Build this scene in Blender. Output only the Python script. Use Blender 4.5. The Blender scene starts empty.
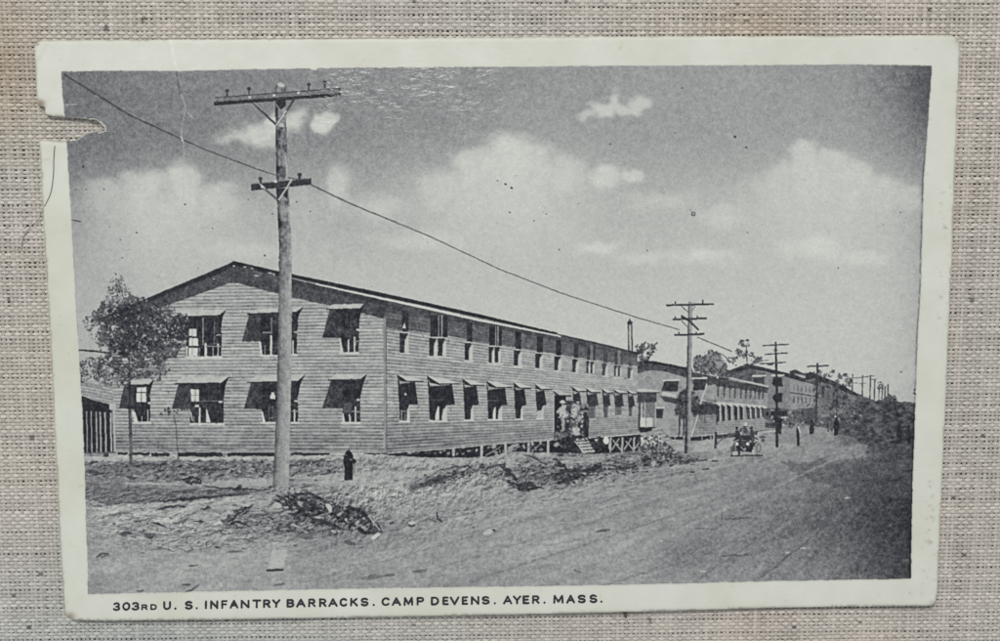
import bpy, math, random
import numpy as np
from mathutils import Matrix, Vector, geometry

random.seed(7); RNG = np.random.default_rng(7)
scene = bpy.context.scene
COL = scene.collection
scene.unit_settings.scale_length = 0.01            # one unit is one centimetre

# ------------------------------------------------------------------ camera
# The drawing of the card is kept in "sheet" units; one sheet unit is about 0.155 mm on the card.
F = 1000.0; CW, CH = 13.9, 8.9
quad = np.array([[36, 43], [959, 36], [934, 603], [66, 618]], float) - [500, 320.5]
quad[:, 1] *= -1
def homography(src, dst):
    A, b = [], []
    for (x, y), (u, v) in zip(src, dst):
        A.append([x, y, 1, 0, 0, 0, -u*x, -u*y]); b.append(u)
        A.append([0, 0, 0, x, y, 1, -v*x, -v*y]); b.append(v)
    return np.append(np.linalg.solve(np.array(A), np.array(b)), 1).reshape(3, 3)
Hm = homography([(-CW/2, CH/2), (CW/2, CH/2), (CW/2, -CH/2), (-CW/2, -CH/2)], quad)
Kinv = np.diag([1/F, 1/F, 1.0])
h1, h2, h3 = (Kinv @ Hm).T
s = 1/np.linalg.norm(h1)
flip = np.array([1, 1, -1.0])
r1 = h1*s*flip; r2 = h2*s*flip; tr = h3*s*flip
r2 = r2 - r1*(r1 @ r2); r2 /= np.linalg.norm(r2)
r3 = np.cross(r1, r2)
RW = np.stack([r1, r2, r3], 1)                      # world -> camera
CAM = -RW.T @ tr
cam_d = bpy.data.cameras.new('camera'); cam = bpy.data.objects.new('camera', cam_d)
COL.objects.link(cam); scene.camera = cam
m4 = np.eye(4); m4[:3, :3] = RW.T; m4[:3, 3] = CAM
cam.matrix_world = Matrix(m4.tolist())
cam_d.sensor_width = 36; cam_d.lens = 36*F/1000; cam_d.clip_start = 0.1; cam_d.clip_end = 500

def plane_xy(u, v, z=0.0):
    """sheet units -> world x, y on the table at height z"""
    u = np.asarray(u, float) - 500; v = 320.5 - np.asarray(v, float)
    d = np.stack([u/F, v/F, -np.ones_like(u)], -1) @ RW
    k = (z - CAM[2])/d[..., 2]
    return CAM[0] + d[..., 0]*k, CAM[1] + d[..., 1]*k
def card_z(x, y):
    """the card is not quite flat: it lifts a little at its bottom and right edges"""
    b = np.clip((-y - 1.2)/3.2, 0, 1); r = np.clip((x - 4.0)/3.0, 0, 1)
    return .012 + 0.062*b*b + 0.035*r*r + 0.012*np.sin(x*0.7 + 0.4)

# ------------------------------------------------------------------ noise and raster helpers
_tab = RNG.random((16, 256, 256)).astype(np.float32)
def vn(u, v, seed=0):
    """smooth value noise, 0..1"""
    t = _tab[seed % 16].ravel()
    u = np.asarray(u, np.float32); v = np.asarray(v, np.float32)
    iu = np.floor(u).astype(np.int32); iv = np.floor(v).astype(np.int32)
    fu = u - iu; fv = v - iv
    fu = fu*fu*(3 - 2*fu); fv = fv*fv*(3 - 2*fv)
    iu &= 255; iv &= 255; ju = (iu + 1) & 255; jv = ((iv + 1) & 255)*256; iv = iv*256
    a = t.take(iv + iu); b = t.take(iv + ju); c = t.take(jv + iu); d = t.take(jv + ju)
    a = a + (b - a)*fu; c = c + (d - c)*fu
    return a + (c - a)*fv
from concurrent.futures import ThreadPoolExecutor
POOL = ThreadPoolExecutor(4)
def fbm(u, v, seed=0, n=4):
    if np.ndim(u) == 2 and np.size(u) > 200000:
        ks = np.linspace(0, u.shape[0], 9).astype(int)
        return np.concatenate(list(POOL.map(lambda i: fbm_(u[ks[i]:ks[i + 1]], v[ks[i]:ks[i + 1]], seed, n), range(8))))
    return fbm_(u, v, seed, n)
def fbm_(u, v, seed=0, n=4):
    r = 0; a = 0.5; tot = 0
    for k in range(n):
        r = r + a*vn(u*2**k + 17.3*k, v*2**k + 9.1*k, seed + k); tot += a; a *= 0.55
    return r/tot
def blur(a, sg):
    if sg <= 0: return a
    n = int(math.ceil(sg*3)); k = np.exp(-0.5*(np.arange(-n, n + 1)/sg)**2); k /= k.sum()
    for ax in (0, 1):
        p = np.pad(a, [(n, n) if i == ax else (0, 0) for i in range(a.ndim)], mode='edge')
        o = np.zeros_like(a)
        for i, w in enumerate(k):
            o += w*(p[i:i + a.shape[0]] if ax == 0 else p[:, i:i + a.shape[1]])
        a = o
    return a
def lin(c):
    c = np.clip(np.asarray(c, float)/255, 0, 1)
    return np.where(c <= 0.04045, c/12.92, ((c + 0.055)/1.055)**2.4)

S = 2
X0, X1, Y0, Y1 = 56, 938, 60, 598
NX, NY = (X1 - X0)*S + 1, (Y1 - Y0)*S + 1
GX, GY = np.meshgrid(X0 + np.arange(NX)/S, Y0 + np.arange(NY)/S)
T = np.full((NY, NX), 150.0); ID = np.zeros((NY, NX), np.int32)
N1 = fbm(GX/5, GY/5, 1, 3)*2 - 1; N2 = fbm(GX/5 + 50, GY/5 + 80, 3, 3)*2 - 1      # edge wobble
NF = fbm(GX/2.2, GY/2.2, 5, 2)*2 - 1                                             # fine mottling
NM = fbm(GX/9, GY/9, 7, 4)*2 - 1
NL = fbm(GX/40, GY/40, 9, 4)*2 - 1
LEAFN = fbm(GX/7, GY/6, 11, 3)

PARTS = []                                          # index -> [name, parent index, label]
def part(name, parent=None, label=None):
    PARTS.append([name, parent, label]); return len(PARTS) - 1

def window_of(x0, x1, y0, y1, pad=1.5):
    a = max(0, int((y0 - pad - Y0)*S)); b = min(NY, int((y1 + pad - Y0)*S) + 2)
    c = max(0, int((x0 - pad - X0)*S)); d = min(NX, int((x1 + pad - X0)*S) + 2)
    return (slice(a, max(a, b)), slice(c, max(c, d)))
def pmask(pts, rough=0.0):
    p = np.array(pts, float)
    sl = window_of(p[:, 0].min(), p[:, 0].max(), p[:, 1].min(), p[:, 1].max(), 1.5 + rough)
    x = GX[sl] + rough*N1[sl]; y = GY[sl] + rough*N2[sl]
    m = np.zeros(x.shape, bool)
    for (xa, ya), (xb, yb) in zip(p, np.roll(p, -1, 0)):
        if ya == yb: continue
        c = ((ya > y) != (yb > y)) & (x < (xb - xa)*(y - ya)/(yb - ya) + xa)
        m ^= c
    return sl, m
def smask(pts, w, rough=0.0):
    p = np.array(pts, float); w = np.broadcast_to(np.asarray(w, float), (len(p),))
    sl = window_of(p[:, 0].min(), p[:, 0].max(), p[:, 1].min(), p[:, 1].max(), w.max() + rough + 1)
    x = GX[sl] + rough*N1[sl]; y = GY[sl] + rough*N2[sl]
    m = np.zeros(x.shape, bool)
    for i in range(len(p) - 1):
        (xa, ya), (xb, yb) = p[i], p[i + 1]; L2 = max(1e-9, (xb - xa)**2 + (yb - ya)**2)
        t = np.clip(((x - xa)*(xb - xa) + (y - ya)*(yb - ya))/L2, 0, 1)
        ww = w[i] + (w[i + 1] - w[i])*t
        m |= (x - xa - t*(xb - xa))**2 + (y - ya - t*(yb - ya))**2 <= (ww/2)**2
    return sl, m
def emask(cx, cy, rx, ry, ang=0.0, rough=0.0):
    r = max(rx, ry); sl = window_of(cx - r, cx + r, cy - r, cy + r, 1 + rough)
    x = GX[sl] + rough*N1[sl] - cx; y = GY[sl] + rough*N2[sl] - cy
    c, s_ = math.cos(ang), math.sin(ang)
    return sl, ((x*c + y*s_)/rx)**2 + ((-x*s_ + y*c)/ry)**2 <= 1
def put(sm, tone, pid=None, alpha=1.0, mott=0.0):
    sl, m = sm
    t = tone[sl] if isinstance(tone, np.ndarray) else tone
    if mott: t = t + mott*NF[sl]
    T[sl] = np.where(m, T[sl]*(1 - alpha) + t*alpha, T[sl])
    if pid is not None: ID[sl] = np.where(m, pid, ID[sl])
def P(pts, tone, pid=None, rough=0.25, alpha=1.0, mott=9): put(pmask(pts, rough), tone, pid, alpha, mott)
def L(pts, w, tone, pid=None, rough=0.2, alpha=1.0, mott=6): put(smask(pts, w, rough), tone, pid, alpha, mott)
def R(x0, y0, x1, y1, tone, pid=None, **k): P([(x0, y0), (x1, y0), (x1, y1), (x0, y1)], tone, pid, **k)
def EL(cx, cy, rx, ry, tone, pid=None, ang=0.0, rough=0.3, alpha=1.0, mott=6): put(emask(cx, cy, rx, ry, ang, rough), tone, pid, alpha, mott)
def grid_field(xs, ys, vals):
    v = np.array(vals, float); xs = np.array(xs, float); ys = np.array(ys, float)
    ix = np.interp(GX[0], xs, np.arange(len(xs))); iy = np.interp(GY[:, 0], ys, np.arange(len(ys)))
    jx = np.clip(ix.astype(int), 0, len(xs) - 2); jy = np.clip(iy.astype(int), 0, len(ys) - 2)
    fx = (ix - jx)[None]; fy = (iy - jy)[:, None]
    return (v[jy][:, jx]*(1 - fx)*(1 - fy) + v[jy][:, jx + 1]*fx*(1 - fy)
            + v[jy + 1][:, jx]*(1 - fx)*fy + v[jy + 1][:, jx + 1]*fx*fy)
def leaves(poly_pts, n, pid, tones=(40, 90), size=(0.7, 1.7), clump=0.45, seed=1, light=0.0):
    """scatter small leaf marks inside an outline, bunched by a noise so that gaps stay"""
    p = np.array(poly_pts, float); rg = np.random.default_rng(seed); k = 0; tries = 0
    x0, y0 = p.min(0); x1, y1 = p.max(0)
    while k < n and tries < n*14:
        tries += 1
        x = rg.uniform(x0, x1); y = rg.uniform(y0, y1)
        inside = False
        for (xa, ya), (xb, yb) in zip(p, np.roll(p, -1, 0)):
            if (ya > y) != (yb > y) and x < (xb - xa)*(y - ya)/(yb - ya) + xa: inside = not inside
        if not inside: continue
        if LEAFN[min(NY - 1, max(0, int((y - Y0)*S))), (int((x - X0)*S) + seed*37) % NX] < clump - 0.03 + 0.1*rg.random(): continue
        r = rg.uniform(*size)
        tone = rg.uniform(150, 185) if rg.random() < light else rg.uniform(*tones)
        EL(x, y, r, r*rg.uniform(0.4, 0.8), tone, pid, rg.uniform(0, 3.14), rough=0.6, alpha=0.72)
        k += 1

# ================================================================== the printed picture
# ---- sky
SKY = part('printed_sky')
sx = [60, 150, 250, 350, 450, 550, 650, 750, 850, 895, 931]
sy = [66, 100, 140, 180, 220, 260, 310, 360, 410]
sv = [[116, 124, 130, 134, 138, 146, 150, 152, 146, 122, 78],
      [112, 124, 132, 132, 140, 150, 154, 156, 150, 128, 86],
      [112, 124, 134, 138, 148, 158, 156, 158, 160, 142, 112],
      [134, 152, 154, 160, 166, 170, 168, 172, 178, 170, 144],
      [152, 168, 174, 172, 176, 178, 180, 183, 186, 180, 154],
      [166, 178, 182, 182, 184, 185, 186, 189, 191, 186, 164],
      [172, 184, 189, 190, 191, 192, 192, 193, 193, 187, 168],
      [170, 184, 190, 192, 194, 195, 195, 196, 195, 188, 170],
      [164, 184, 190, 192, 194, 196, 196, 196, 192, 184, 166]]
SKYT = blur(grid_field(sx, sy, sv), 14)
wx = GX + 11*(fbm(GX/16, GY/16, 2, 4) - 0.5)*2; wy = GY + 8*(fbm(GX/16 + 40, GY/16 + 7, 4, 4) - 0.5)*2
def cloud(cx, cy, rx, ry, amt, soft=0.45, flat=0.6):
    """bright puff, sharper above than below"""
    dy = (wy - cy)/ry; dy = np.where(dy > 0, dy*flat, dy)
    d = np.sqrt(((wx - cx)/rx)**2 + dy**2)
    m = np.clip((1 - d)/soft, 0, 1); m = m*m*(3 - 2*m)
    return m*amt
def cloud_group(target, puffs):
    global SKYT
    m = np.zeros_like(SKYT)
    for c in puffs: m = np.maximum(m, cloud(*c))
    m = blur(m, 2.0)*(0.78 + 0.40*fbm(GX/14, GY/11, 6, 4))
    SKYT = SKYT + np.clip(target - SKYT, 0, 99)*np.clip(m, 0, 1)
cloud_group(195, [(602, 109, 17, 11, 1, .6, 1), (612, 101, 13, 13, .9, .7, 1), (622, 106, 18, 9, .95, .7, 1), (641, 103, 16, 8, .9, .6, 1), (633, 107, 14, 7, .9, .7, 1), (584, 115, 9, 5, .8, .6, 1), (593, 113, 10, 6, .7, .8, 1), (613, 90, 9, 12, .45, .9, 1)])
cloud_group(200, [(325, 124, 16, 12, 1, .5, 1), (262, 133, 30, 15, .95, .7, 1), (244, 136, 24, 10, .8, .8, 1), (226, 139, 18, 7, .7, .8, 1), (278, 126, 24, 18, .95, .7, 1), (294, 122, 17, 16, .9, .7, 1), (268, 142, 26, 10, .7, .8, 1)])
cloud_group(198, [(108, 190, 36, 16, .65, .8, .3), (145, 182, 36, 20, .9, .8, .3), (182, 178, 32, 20, .95, .7, .3), (214, 192, 34, 18, .8, .8, .3), (165, 205, 115, 34, .8, .95, .35)])
cloud_group(194, [(338, 180, 24, 20, .9, .7, .5), (300, 200, 50, 20, .4, .9, .5)])
cloud_group(200, [(442, 182, 40, 22, .8, .8, .35), (478, 162, 38, 24, .9, .7, .3), (506, 150, 34, 24, 1, .65, .3), (532, 158, 38, 24, .95, .7, .3), (562, 170, 38, 22, .8, .8, .35), (505, 190, 140, 40, .85, .95, .35)])
cloud_group(202, [(606, 175, 26, 14, .9, .6, .7), (632, 174, 12, 8, .9, .6, .9)])
cloud_group(197, [(784, 178, 30, 24, .8, .7, .35), (806, 158, 22, 22, 1, .55, .3), (830, 164, 20, 18, .95, .55, .3), (854, 172, 26, 20, .95, .6, .3), (880, 186, 30, 16, .8, .7, .3), (765, 186, 30, 16, .6, .8, .4), (905, 194, 24, 14, .75, .7, .5), (820, 198, 120, 36, .85, .95, .4)])
cloud_group(206, [(596, 246, 34, 10, .9, .8, .8), (640, 258, 40, 9, .7, .9, .8), (702, 256, 56, 11, .9, .9, .8), (815, 246, 44, 15, .9, .8, .7), (860, 258, 50, 10, .7, .9, .8), (240, 250, 70, 14, .5, .9, .8), (420, 240, 70, 14, .6, .9, .8), (720, 215, 40, 14, .6, .9, .7), (660, 200, 50, 14, .5, .9, .7), (380, 205, 40, 16, .6, .9, .6)])
skyg = np.clip((190 - SKYT)/60, 0.25, 1.0)
SKYT = SKYT + 7*NL*skyg + 7*(fbm(GX/7, GY/4, 8, 4)*2 - 1)*skyg + 5*NF*skyg
T[:] = SKYT; ID[:] = SKY

# ---- ground and far hillside
GROUND = part('printed_ground')
gx = [60, 100, 150, 200, 250, 300, 350, 400, 450, 500, 550, 600, 650, 700, 750, 800, 840, 870, 895, 925]
gy = [440, 455, 466, 478, 492, 510, 530, 555, 592]
gv = [[140]*13 + [140, 150, 145, 120, 100, 84, 76],
      [135, 140, 145, 145, 140, 140, 148, 152, 156, 150, 140, 130, 118, 138, 140, 132, 136, 120, 84, 72],
      [118, 120, 118, 114, 112, 118, 140, 150, 150, 138, 136, 134, 125, 134, 134, 124, 112, 94, 76, 66],
      [122, 124, 122, 120, 150, 150, 158, 158, 150, 142, 138, 136, 134, 136, 130, 118, 106, 90, 74, 64],
      [138, 142, 146, 146, 136, 136, 152, 154, 152, 150, 146, 146, 144, 138, 130, 116, 102, 86, 72, 62],
      [148, 156, 158, 152, 142, 128, 128, 144, 150, 150, 148, 146, 142, 136, 128, 114, 98, 82, 70, 60],
      [148, 156, 158, 156, 150, 142, 134, 142, 148, 148, 146, 144, 140, 134, 126, 112, 96, 82, 70, 60],
      [144, 152, 154, 154, 152, 150, 146, 146, 147, 146, 145, 143, 141, 136, 129, 116, 100, 86, 72, 62],
      [136, 146, 150, 150, 148, 148, 146, 146, 146, 147, 147, 147, 147, 144, 138, 128, 112, 96, 80, 66]]
GT = blur(grid_field(gx, gy, gv), 6)
th = np.arctan2(GY - 408.5, 960 - GX)                # lines of the road run to the far end of the street
rr = np.sqrt((GY - 408.5)**2 + (960 - GX)**2)
ruts = fbm(th*60, np.log(rr)*9, 2, 4)*2 - 1
streak = fbm(GX/13 + GY/9, GY/2.6, 4, 4)*2 - 1
clods = fbm(GX/6, GY/3.2, 12, 4)*2 - 1
leftness = np.clip((620 - GX)/260, 0, 1)*np.clip((575 - GY)/60, 0.25, 1)
fine = fbm(GX/2.6 + GY/4, GY/1.3, 14, 3)*2 - 1
bump_ = fbm(GX/11 + GY/7, GY/5.5, 15, 3)*2 - 1
def relief(cx, cy, seed, d=2):
    """dirt lumps of a given size, lit from the upper left in the original photograph"""
    sh = np.clip((GX - 330)/200, 0, 1)*.55
    wx_ = GX + cx*.9*(fbm(GX/cx/1.5, GY/cy/1.5, seed + 5, 2) - .5)*2; wy_ = GY + cy*.9*(fbm(GX/cx/1.5 + 31, GY/cy/1.5, seed + 6, 2) - .5)*2
    h = fbm(wx_/cx + sh*wy_/cx, wy_/cy, seed, 4)
    return np.roll(h, (d, d), (0, 1)) - h
# how broken the dirt is: spoil heaps and the pole's mound rough, the road smooth
def bump_at(x, y, rx, ry): return np.exp(-(((GX - x)/rx)**2 + ((GY - y)/ry)**2))
ROUGH = np.clip(.07 + .40*leftness*np.clip((560 - GY)/40, 0, 1) + .9*bump_at(320, 512, 62, 26) + .75*bump_at(545, 472, 95, 22) + .6*bump_at(655, 458, 45, 12) + .55*bump_at(185, 522, 80, 26) + .5*bump_at(430, 480, 60, 18) + .35*bump_at(200, 466, 140, 12), 0, 1.15)
REL = relief(19, 7, 4, 3)*270 + relief(8, 3.2, 9, 2)*240 + relief(3.2, 1.5, 13, 1)*250
REL = np.where(REL < 0, REL*1.15, REL*.62); REL = np.clip(REL, -74, 34)*.8
GT = GT + 6*(1 - leftness) + ruts*(9 + 8*(1 - leftness)) + REL*ROUGH + streak*(8 + 12*leftness) + clods*(7 + 16*leftness) + fine*(8 + 12*leftness) + 13*NF + 8*N1 + 8*NL
GT = GT + 14*bump_at(190, 515, 80, 22) + 12*bump_at(390, 492, 60, 14) + 10*bump_at(250, 500, 30, 10) - 16*bump_at(160, 489, 70, 5) + 12*bump_at(200, 482, 60, 3.5) - 14*bump_at(320, 528, 60, 10)
GT = GT - 12*np.clip((GX - 835)/60, 0, 1) - 10*bump_at(700, 545, 60, 20) + 10*bump_at(560, 552, 80, 16)
dk = np.clip(clods - 0.2, 0, 1)*leftness
GT = GT - 80*dk
ground_top = np.array([(56, 452), (250, 453), (384, 455), (520, 451), (640, 446), (700, 436), (770, 428), (800, 420), (830, 405), (860, 402), (940, 402), (940, 600), (56, 600)])
put(pmask(ground_top, 0.6), GT, GROUND)

HILL = part('printed_hillside', None, 'dark wooded bank at the far end of the street')
hill_t = 88 + 46*(fbm(GX/4, GY/2.6, 3, 4)*2 - 1) + 26*fine - np.clip((GX - 835)/70, 0, 1)*20 + 14*np.clip((452 - GY)/50, -1, 1)*0.4
P([(796, 418), (808, 398), (822, 384), (838, 384), (850, 390), (862, 396), (876, 400), (892, 401.5), (924, 402), (916, 452), (880, 450), (868, 446), (846, 436), (830, 432), (806, 430)], hill_t, HILL, rough=1.6, mott=0)
P([(800, 449), (830, 447.5), (868, 445), (866, 457), (840, 459), (800, 459.5), (770, 462)], 140.0 + 16*clods + 18*fine, GROUND, rough=3, alpha=.85)
P([(868, 444), (925, 446), (918, 470), (880, 466), (866, 456)], 84.0 + 22*clods + 14*fine, GROUND, rough=5.0, alpha=0.6)
P([(780, 462), (868, 459), (925, 462), (922, 500), (850, 492), (800, 476)], 86.0 + 24*clods + 16*fine, GROUND, rough=5, alpha=0.5)
# wheel ruts in the road
for pts, w, t in [([(585, 524), (620, 512), (660, 498)], 1.6, 118), ([(600, 508), (650, 497), (700, 480)], 1.0, 128), ([(545, 545), (600, 535), (660, 515)], 1.2, 132),
                  ([(640, 573), (700, 545), (760, 510)], 1.5, 122), ([(700, 576), (770, 530), (840, 470)], 2.0, 112), ([(660, 566), (720, 560), (790, 552)], 1.0, 122),
                  ([(720, 554.5), (748, 554)], 1.2, 62), ([(690, 528), (716, 528)], 0.9, 80), ([(725, 518.5), (748, 516)], 1.3, 66), ([(597, 531), (609, 529)], 2.2, 62), ([(575, 568), (580, 571)], 1.6, 90),
                  ([(430, 516), (520, 503), (600, 486), (700, 466)], 1.2, 172), ([(450, 530), (540, 508), (640, 489)], 1.0, 166), ([(380, 548), (430, 530), (480, 520)], 1.2, 164),
                  ([(330, 578), (420, 545), (520, 515), (640, 484), (740, 462)], 2.2, 166), ([(300, 582), (400, 556), (520, 522), (650, 488)], 1.2, 126), ([(470, 580), (580, 545), (700, 505), (800, 466)], 2.4, 124), ([(520, 582), (640, 545), (760, 494), (840, 456)], 1.6, 158), ([(440, 566), (560, 530), (660, 500)], 1.4, 128), ([(600, 584), (700, 556), (800, 508)], 1.8, 116), ([(760, 576), (820, 530), (860, 486)], 2, 92)]:
    L(pts, w, t + 10*fine + 8*NF, GROUND, rough=1.8, alpha=0.62, mott=0)
# ---- near dirt: dark scrub, cuts and stones
def clod_patch(pts, tone, n, seed, pid=GROUND, alpha=0.75):
    P(pts, tone + 22*clods + .8*REL + 12*NF, pid, rough=3.4, alpha=alpha, mott=10)
    p = np.array(pts, float); rg = np.random.default_rng(seed)
    for _ in range(n):
        a, b, c = rg.random(3); i = rg.integers(0, len(p), 3); w = np.array([a, b, c])/(a + b + c)
        x, y = (p[i]*w[:, None]).sum(0)
        EL(x, y, rg.uniform(0.8, 2.6), rg.uniform(0.5, 1.2), rg.choice([48, 58, 70, 165, 178]), pid, rg.uniform(-.5, .3), rough=1.0, alpha=0.8)
clod_patch([(84, 459), (200, 458), (330, 457), (345, 468), (325, 475), (280, 477), (200, 474), (90, 476)], 112.0, 150, 3, alpha=0.6)
P([(86, 476), (150, 482), (280, 480), (282, 486), (205, 488), (100, 492)], 128.0 + 24*streak, GROUND, rough=2, alpha=0.5)
P([(128, 482), (185, 484), (280, 477), (276, 486), (200, 486)], 168.0 + 10*clods, GROUND, rough=2, alpha=0.75)
P([(290, 482), (330, 473), (400, 470), (450, 474), (430, 486), (330, 486)], 168.0 + 18*clods, GROUND, rough=2, alpha=0.6)
clod_patch([(181, 478), (190, 475), (200, 478), (203, 484), (190, 483)], 52.0, 14, 4, alpha=0.9)
clod_patch([(232, 487), (240, 485), (250, 489), (243, 494.5), (237, 493)], 46.0, 8, 5, alpha=0.95)
L([(203, 485.5), (222, 487.5), (240, 488), (262, 490), (278, 487)], 1.6, 60, GROUND, rough=1, alpha=0.85)
L([(130, 501), (170, 499), (220, 494), (240, 492)], 1.2, 96, GROUND, rough=1.2, alpha=0.7)
clod_patch([(248, 505), (254, 502), (250, 508), (238, 517), (226, 523), (222, 522), (234, 512)], 60.0, 10, 6, alpha=0.85)
clod_patch([(276, 493), (300, 491), (322, 497), (338, 504), (330, 512), (312, 516), (296, 515), (284, 506), (272, 500)], 66.0, 60, 7, alpha=0.85)
clod_patch([(330, 506), (350, 507), (364, 511), (374, 524), (382, 530), (366, 534), (350, 528), (332, 518)], 68.0, 46, 8, alpha=0.85)
clod_patch([(290, 512), (330, 516), (358, 530), (330, 531), (300, 524), (284, 532), (270, 524)], 106.0, 50, 9, alpha=0.6)
clod_patch([(222, 524), (250, 510), (275, 500), (300, 518), (290, 534), (245, 536)], 132.0, 60, 10, alpha=0.5)
P([(228, 520), (252, 504), (275, 490), (290, 490), (278, 498), (255, 510)], 158.0 + 16*clods, GROUND, rough=1.5, alpha=0.6)
for (x, y, rx, ry, t, a) in [(168, 507, 11, 2.0, 62, -.18), (180, 506, 7, 1.1, 70, -.1), (127, 533, 6, 2.6, 70, -.2), (150, 534, 7, 2.4, 78, .15), (162, 525, 6, 1.2, 74, .3),
                             (218, 546, 2.2, 1.6, 50, 0), (188, 624, 0, 0, 0, 0), (160, 547, 3, 1.7, 52, 0), (194, 565, 5, 1.0, 70, -.1), (187, 583, 5, 1.1, 60, -.1), (142, 589, 4, 1.0, 70, .2),
                             (98, 505, 6, 1.2, 90, .1), (93, 471, 7, 2.2, 74, .1), (132, 477, 5, 1.6, 78, 0), (138, 497, 5, 4, 84, .4), (106, 555, 5, 1.2, 96, -.4), (372, 576, 12, 2.4, 104, -.1),
                             (390, 574, 6, 1.5, 92, -.1), (420, 570, 8, 1.5, 100, -.1), (280, 583, 6, 1.0, 80, 0), (350, 542, 6, 2, 80, .3), (305, 535, 9, 3, 94, .2), (465, 517, 3, 1.2, 58, 0), (494, 529, 1.6, 1.1, 40, 0),
                             (412, 525, 4, 1.6, 58, 0), (240, 527, 5, 1.0, 70, -.2), (255, 515, 7, 1.2, 80, -.3), (235, 551, 8, 1.0, 90, -.1)]:
    if rx: EL(x, y, rx, ry, t, GROUND, a, rough=1.6, alpha=0.8)
rg = np.random.default_rng(21)
for _ in range(420):                                  # loose pebbles and little shadows
    x = rg.uniform(90, 640); y = rg.uniform(478, 572); k = (1 - (x - 90)/620)*np.clip((575 - y)/70, .2, 1)
    if rg.random() > k: continue
    r = rg.uniform(0.5, 1.8)
    EL(x, y, r*1.5, r*0.6, rg.uniform(165, 185), GROUND, rg.uniform(-.3, .2), rough=0.8, alpha=0.6)
    if rg.random() < 0.7: EL(x + r*0.6, y + r*0.8, r*1.6, r*0.5, rg.uniform(70, 105), GROUND, rg.uniform(-.3, .2), rough=0.8, alpha=0.7)
for _ in range(260):                                  # cracked pale crust in the left foreground
    x = rg.uniform(110, 260); y = rg.uniform(498, 548)
    L([(x, y), (x + rg.uniform(3, 9), y + rg.uniform(-2.5, 2.5)), (x + rg.uniform(8, 15), y + rg.uniform(-2, 4))], rg.uniform(.5, .9), rg.uniform(85, 120), GROUND, rough=1.5, alpha=0.45)
P([(84, 456.5), (118, 455.4), (160, 457), (230, 456.6), (276, 456), (330, 455.4), (384, 455), (384, 457.6), (330, 458.6), (276, 459.6), (200, 460), (130, 461), (84, 460)], 174.0 + .5*REL + 14*fine, GROUND, rough=1.6, alpha=.85)
P([(388, 458), (440, 459), (500, 457), (480, 464), (430, 468), (388, 464)], 164.0 + .6*REL, GROUND, rough=2, alpha=.6)
# spoil heaps thrown up along the long side
clod_patch([(404, 486), (440, 470), (480, 462), (500, 463), (480, 472), (440, 482), (412, 492)], 108.0, 70, 31, alpha=0.6)
clod_patch([(478, 471), (500, 462), (530, 452), (560, 451), (600, 458), (640, 458), (680, 460), (660, 468), (600, 474), (560, 488), (524, 492), (500, 480)], 116.0, 230, 32, alpha=.66)
P([(496, 462), (524, 450), (534, 452), (512, 462), (520, 474), (500, 470)], 164.0 + 14*clods, GROUND, rough=2, alpha=0.7)
P([(486, 466), (506, 457), (528, 450), (550, 453), (574, 456), (610, 458), (600, 463), (570, 464), (546, 462), (528, 460), (508, 466)], 170.0 + .7*REL + 14*fine, GROUND, rough=2.6, alpha=.6)
P([(512, 470), (530, 464), (556, 470), (590, 466), (640, 462), (630, 468), (590, 474), (560, 482), (530, 480)], 92.0 + .9*REL + 16*fine, GROUND, rough=3, alpha=.5)
clod_patch([(505, 480), (516, 483), (534, 482), (542, 488), (530, 490), (512, 486)], 66.0, 22, 33, alpha=0.85)
clod_patch([(551, 474), (570, 470), (590, 470), (574, 482), (556, 482)], 74.0, 26, 34, alpha=0.8)
clod_patch([(552, 458), (562, 461), (566, 468), (556, 465)], 54.0, 8, 35, alpha=0.9)
clod_patch([(578, 474), (598, 464), (606, 468), (594, 476)], 72.0, 14, 36, alpha=0.8)
clod_patch([(498, 465), (503, 462), (514, 474), (520, 480), (514, 479)], 72.0, 8, 37, alpha=0.8)
clod_patch([(606, 466), (640, 465), (634, 470), (612, 472)], 96.0, 20, 38, alpha=0.6)
clod_patch([(641, 452), (648, 456), (654, 464), (645, 464), (640, 460)], 62.0, 8, 39, alpha=0.8)
clod_patch([(650, 452), (676, 450), (700, 460), (690, 466), (660, 464)], 96.0, 50, 40, alpha=0.7)
for (x, y, w) in [(702, 469, 10), (690, 472, 6), (700, 460, 10), (712, 461, 8)]: L([(x, y), (x + w*.6, y - .6)], 1.5, 66, GROUND, rough=.8)
L([(640, 470), (690, 464), (730, 456), (765, 454)], 1.4, 166, GROUND, rough=1.4, alpha=.6)
# crisp strokes of the near dirt: cut banks, roots, holes and cracks
P([(86, 487), (130, 486), (200, 489), (250, 489), (262, 492), (240, 495), (206, 497.5), (150, 501.5), (110, 504), (88, 500)], 112.0 + .9*REL + 16*fine, GROUND, rough=2.4, alpha=.72, mott=10)
P([(150, 502.5), (206, 498.5), (250, 495.5), (272, 492), (256, 502), (236, 510), (214, 520), (170, 518), (130, 512), (100, 508)], 168.0 + .6*REL + 12*fine, GROUND, rough=2.6, alpha=.62, mott=8)
P([(128, 535), (160, 528), (222, 526), (240, 534), (220, 546), (186, 550), (158, 548)], 164.0 + .9*REL + 16*fine, GROUND, rough=3, alpha=.6, mott=8)
P([(126, 481.6), (180, 482.6), (182, 484.6), (126, 484)], 172, GROUND, rough=1.2, alpha=.8)
def strokes(pts_list, tone, w, alpha=.85):
    for pts in pts_list: L(pts, [w*.4] + [w]*(len(pts) - 2) + [w*.35], tone, GROUND, rough=1.5, alpha=alpha, mott=14)
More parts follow.
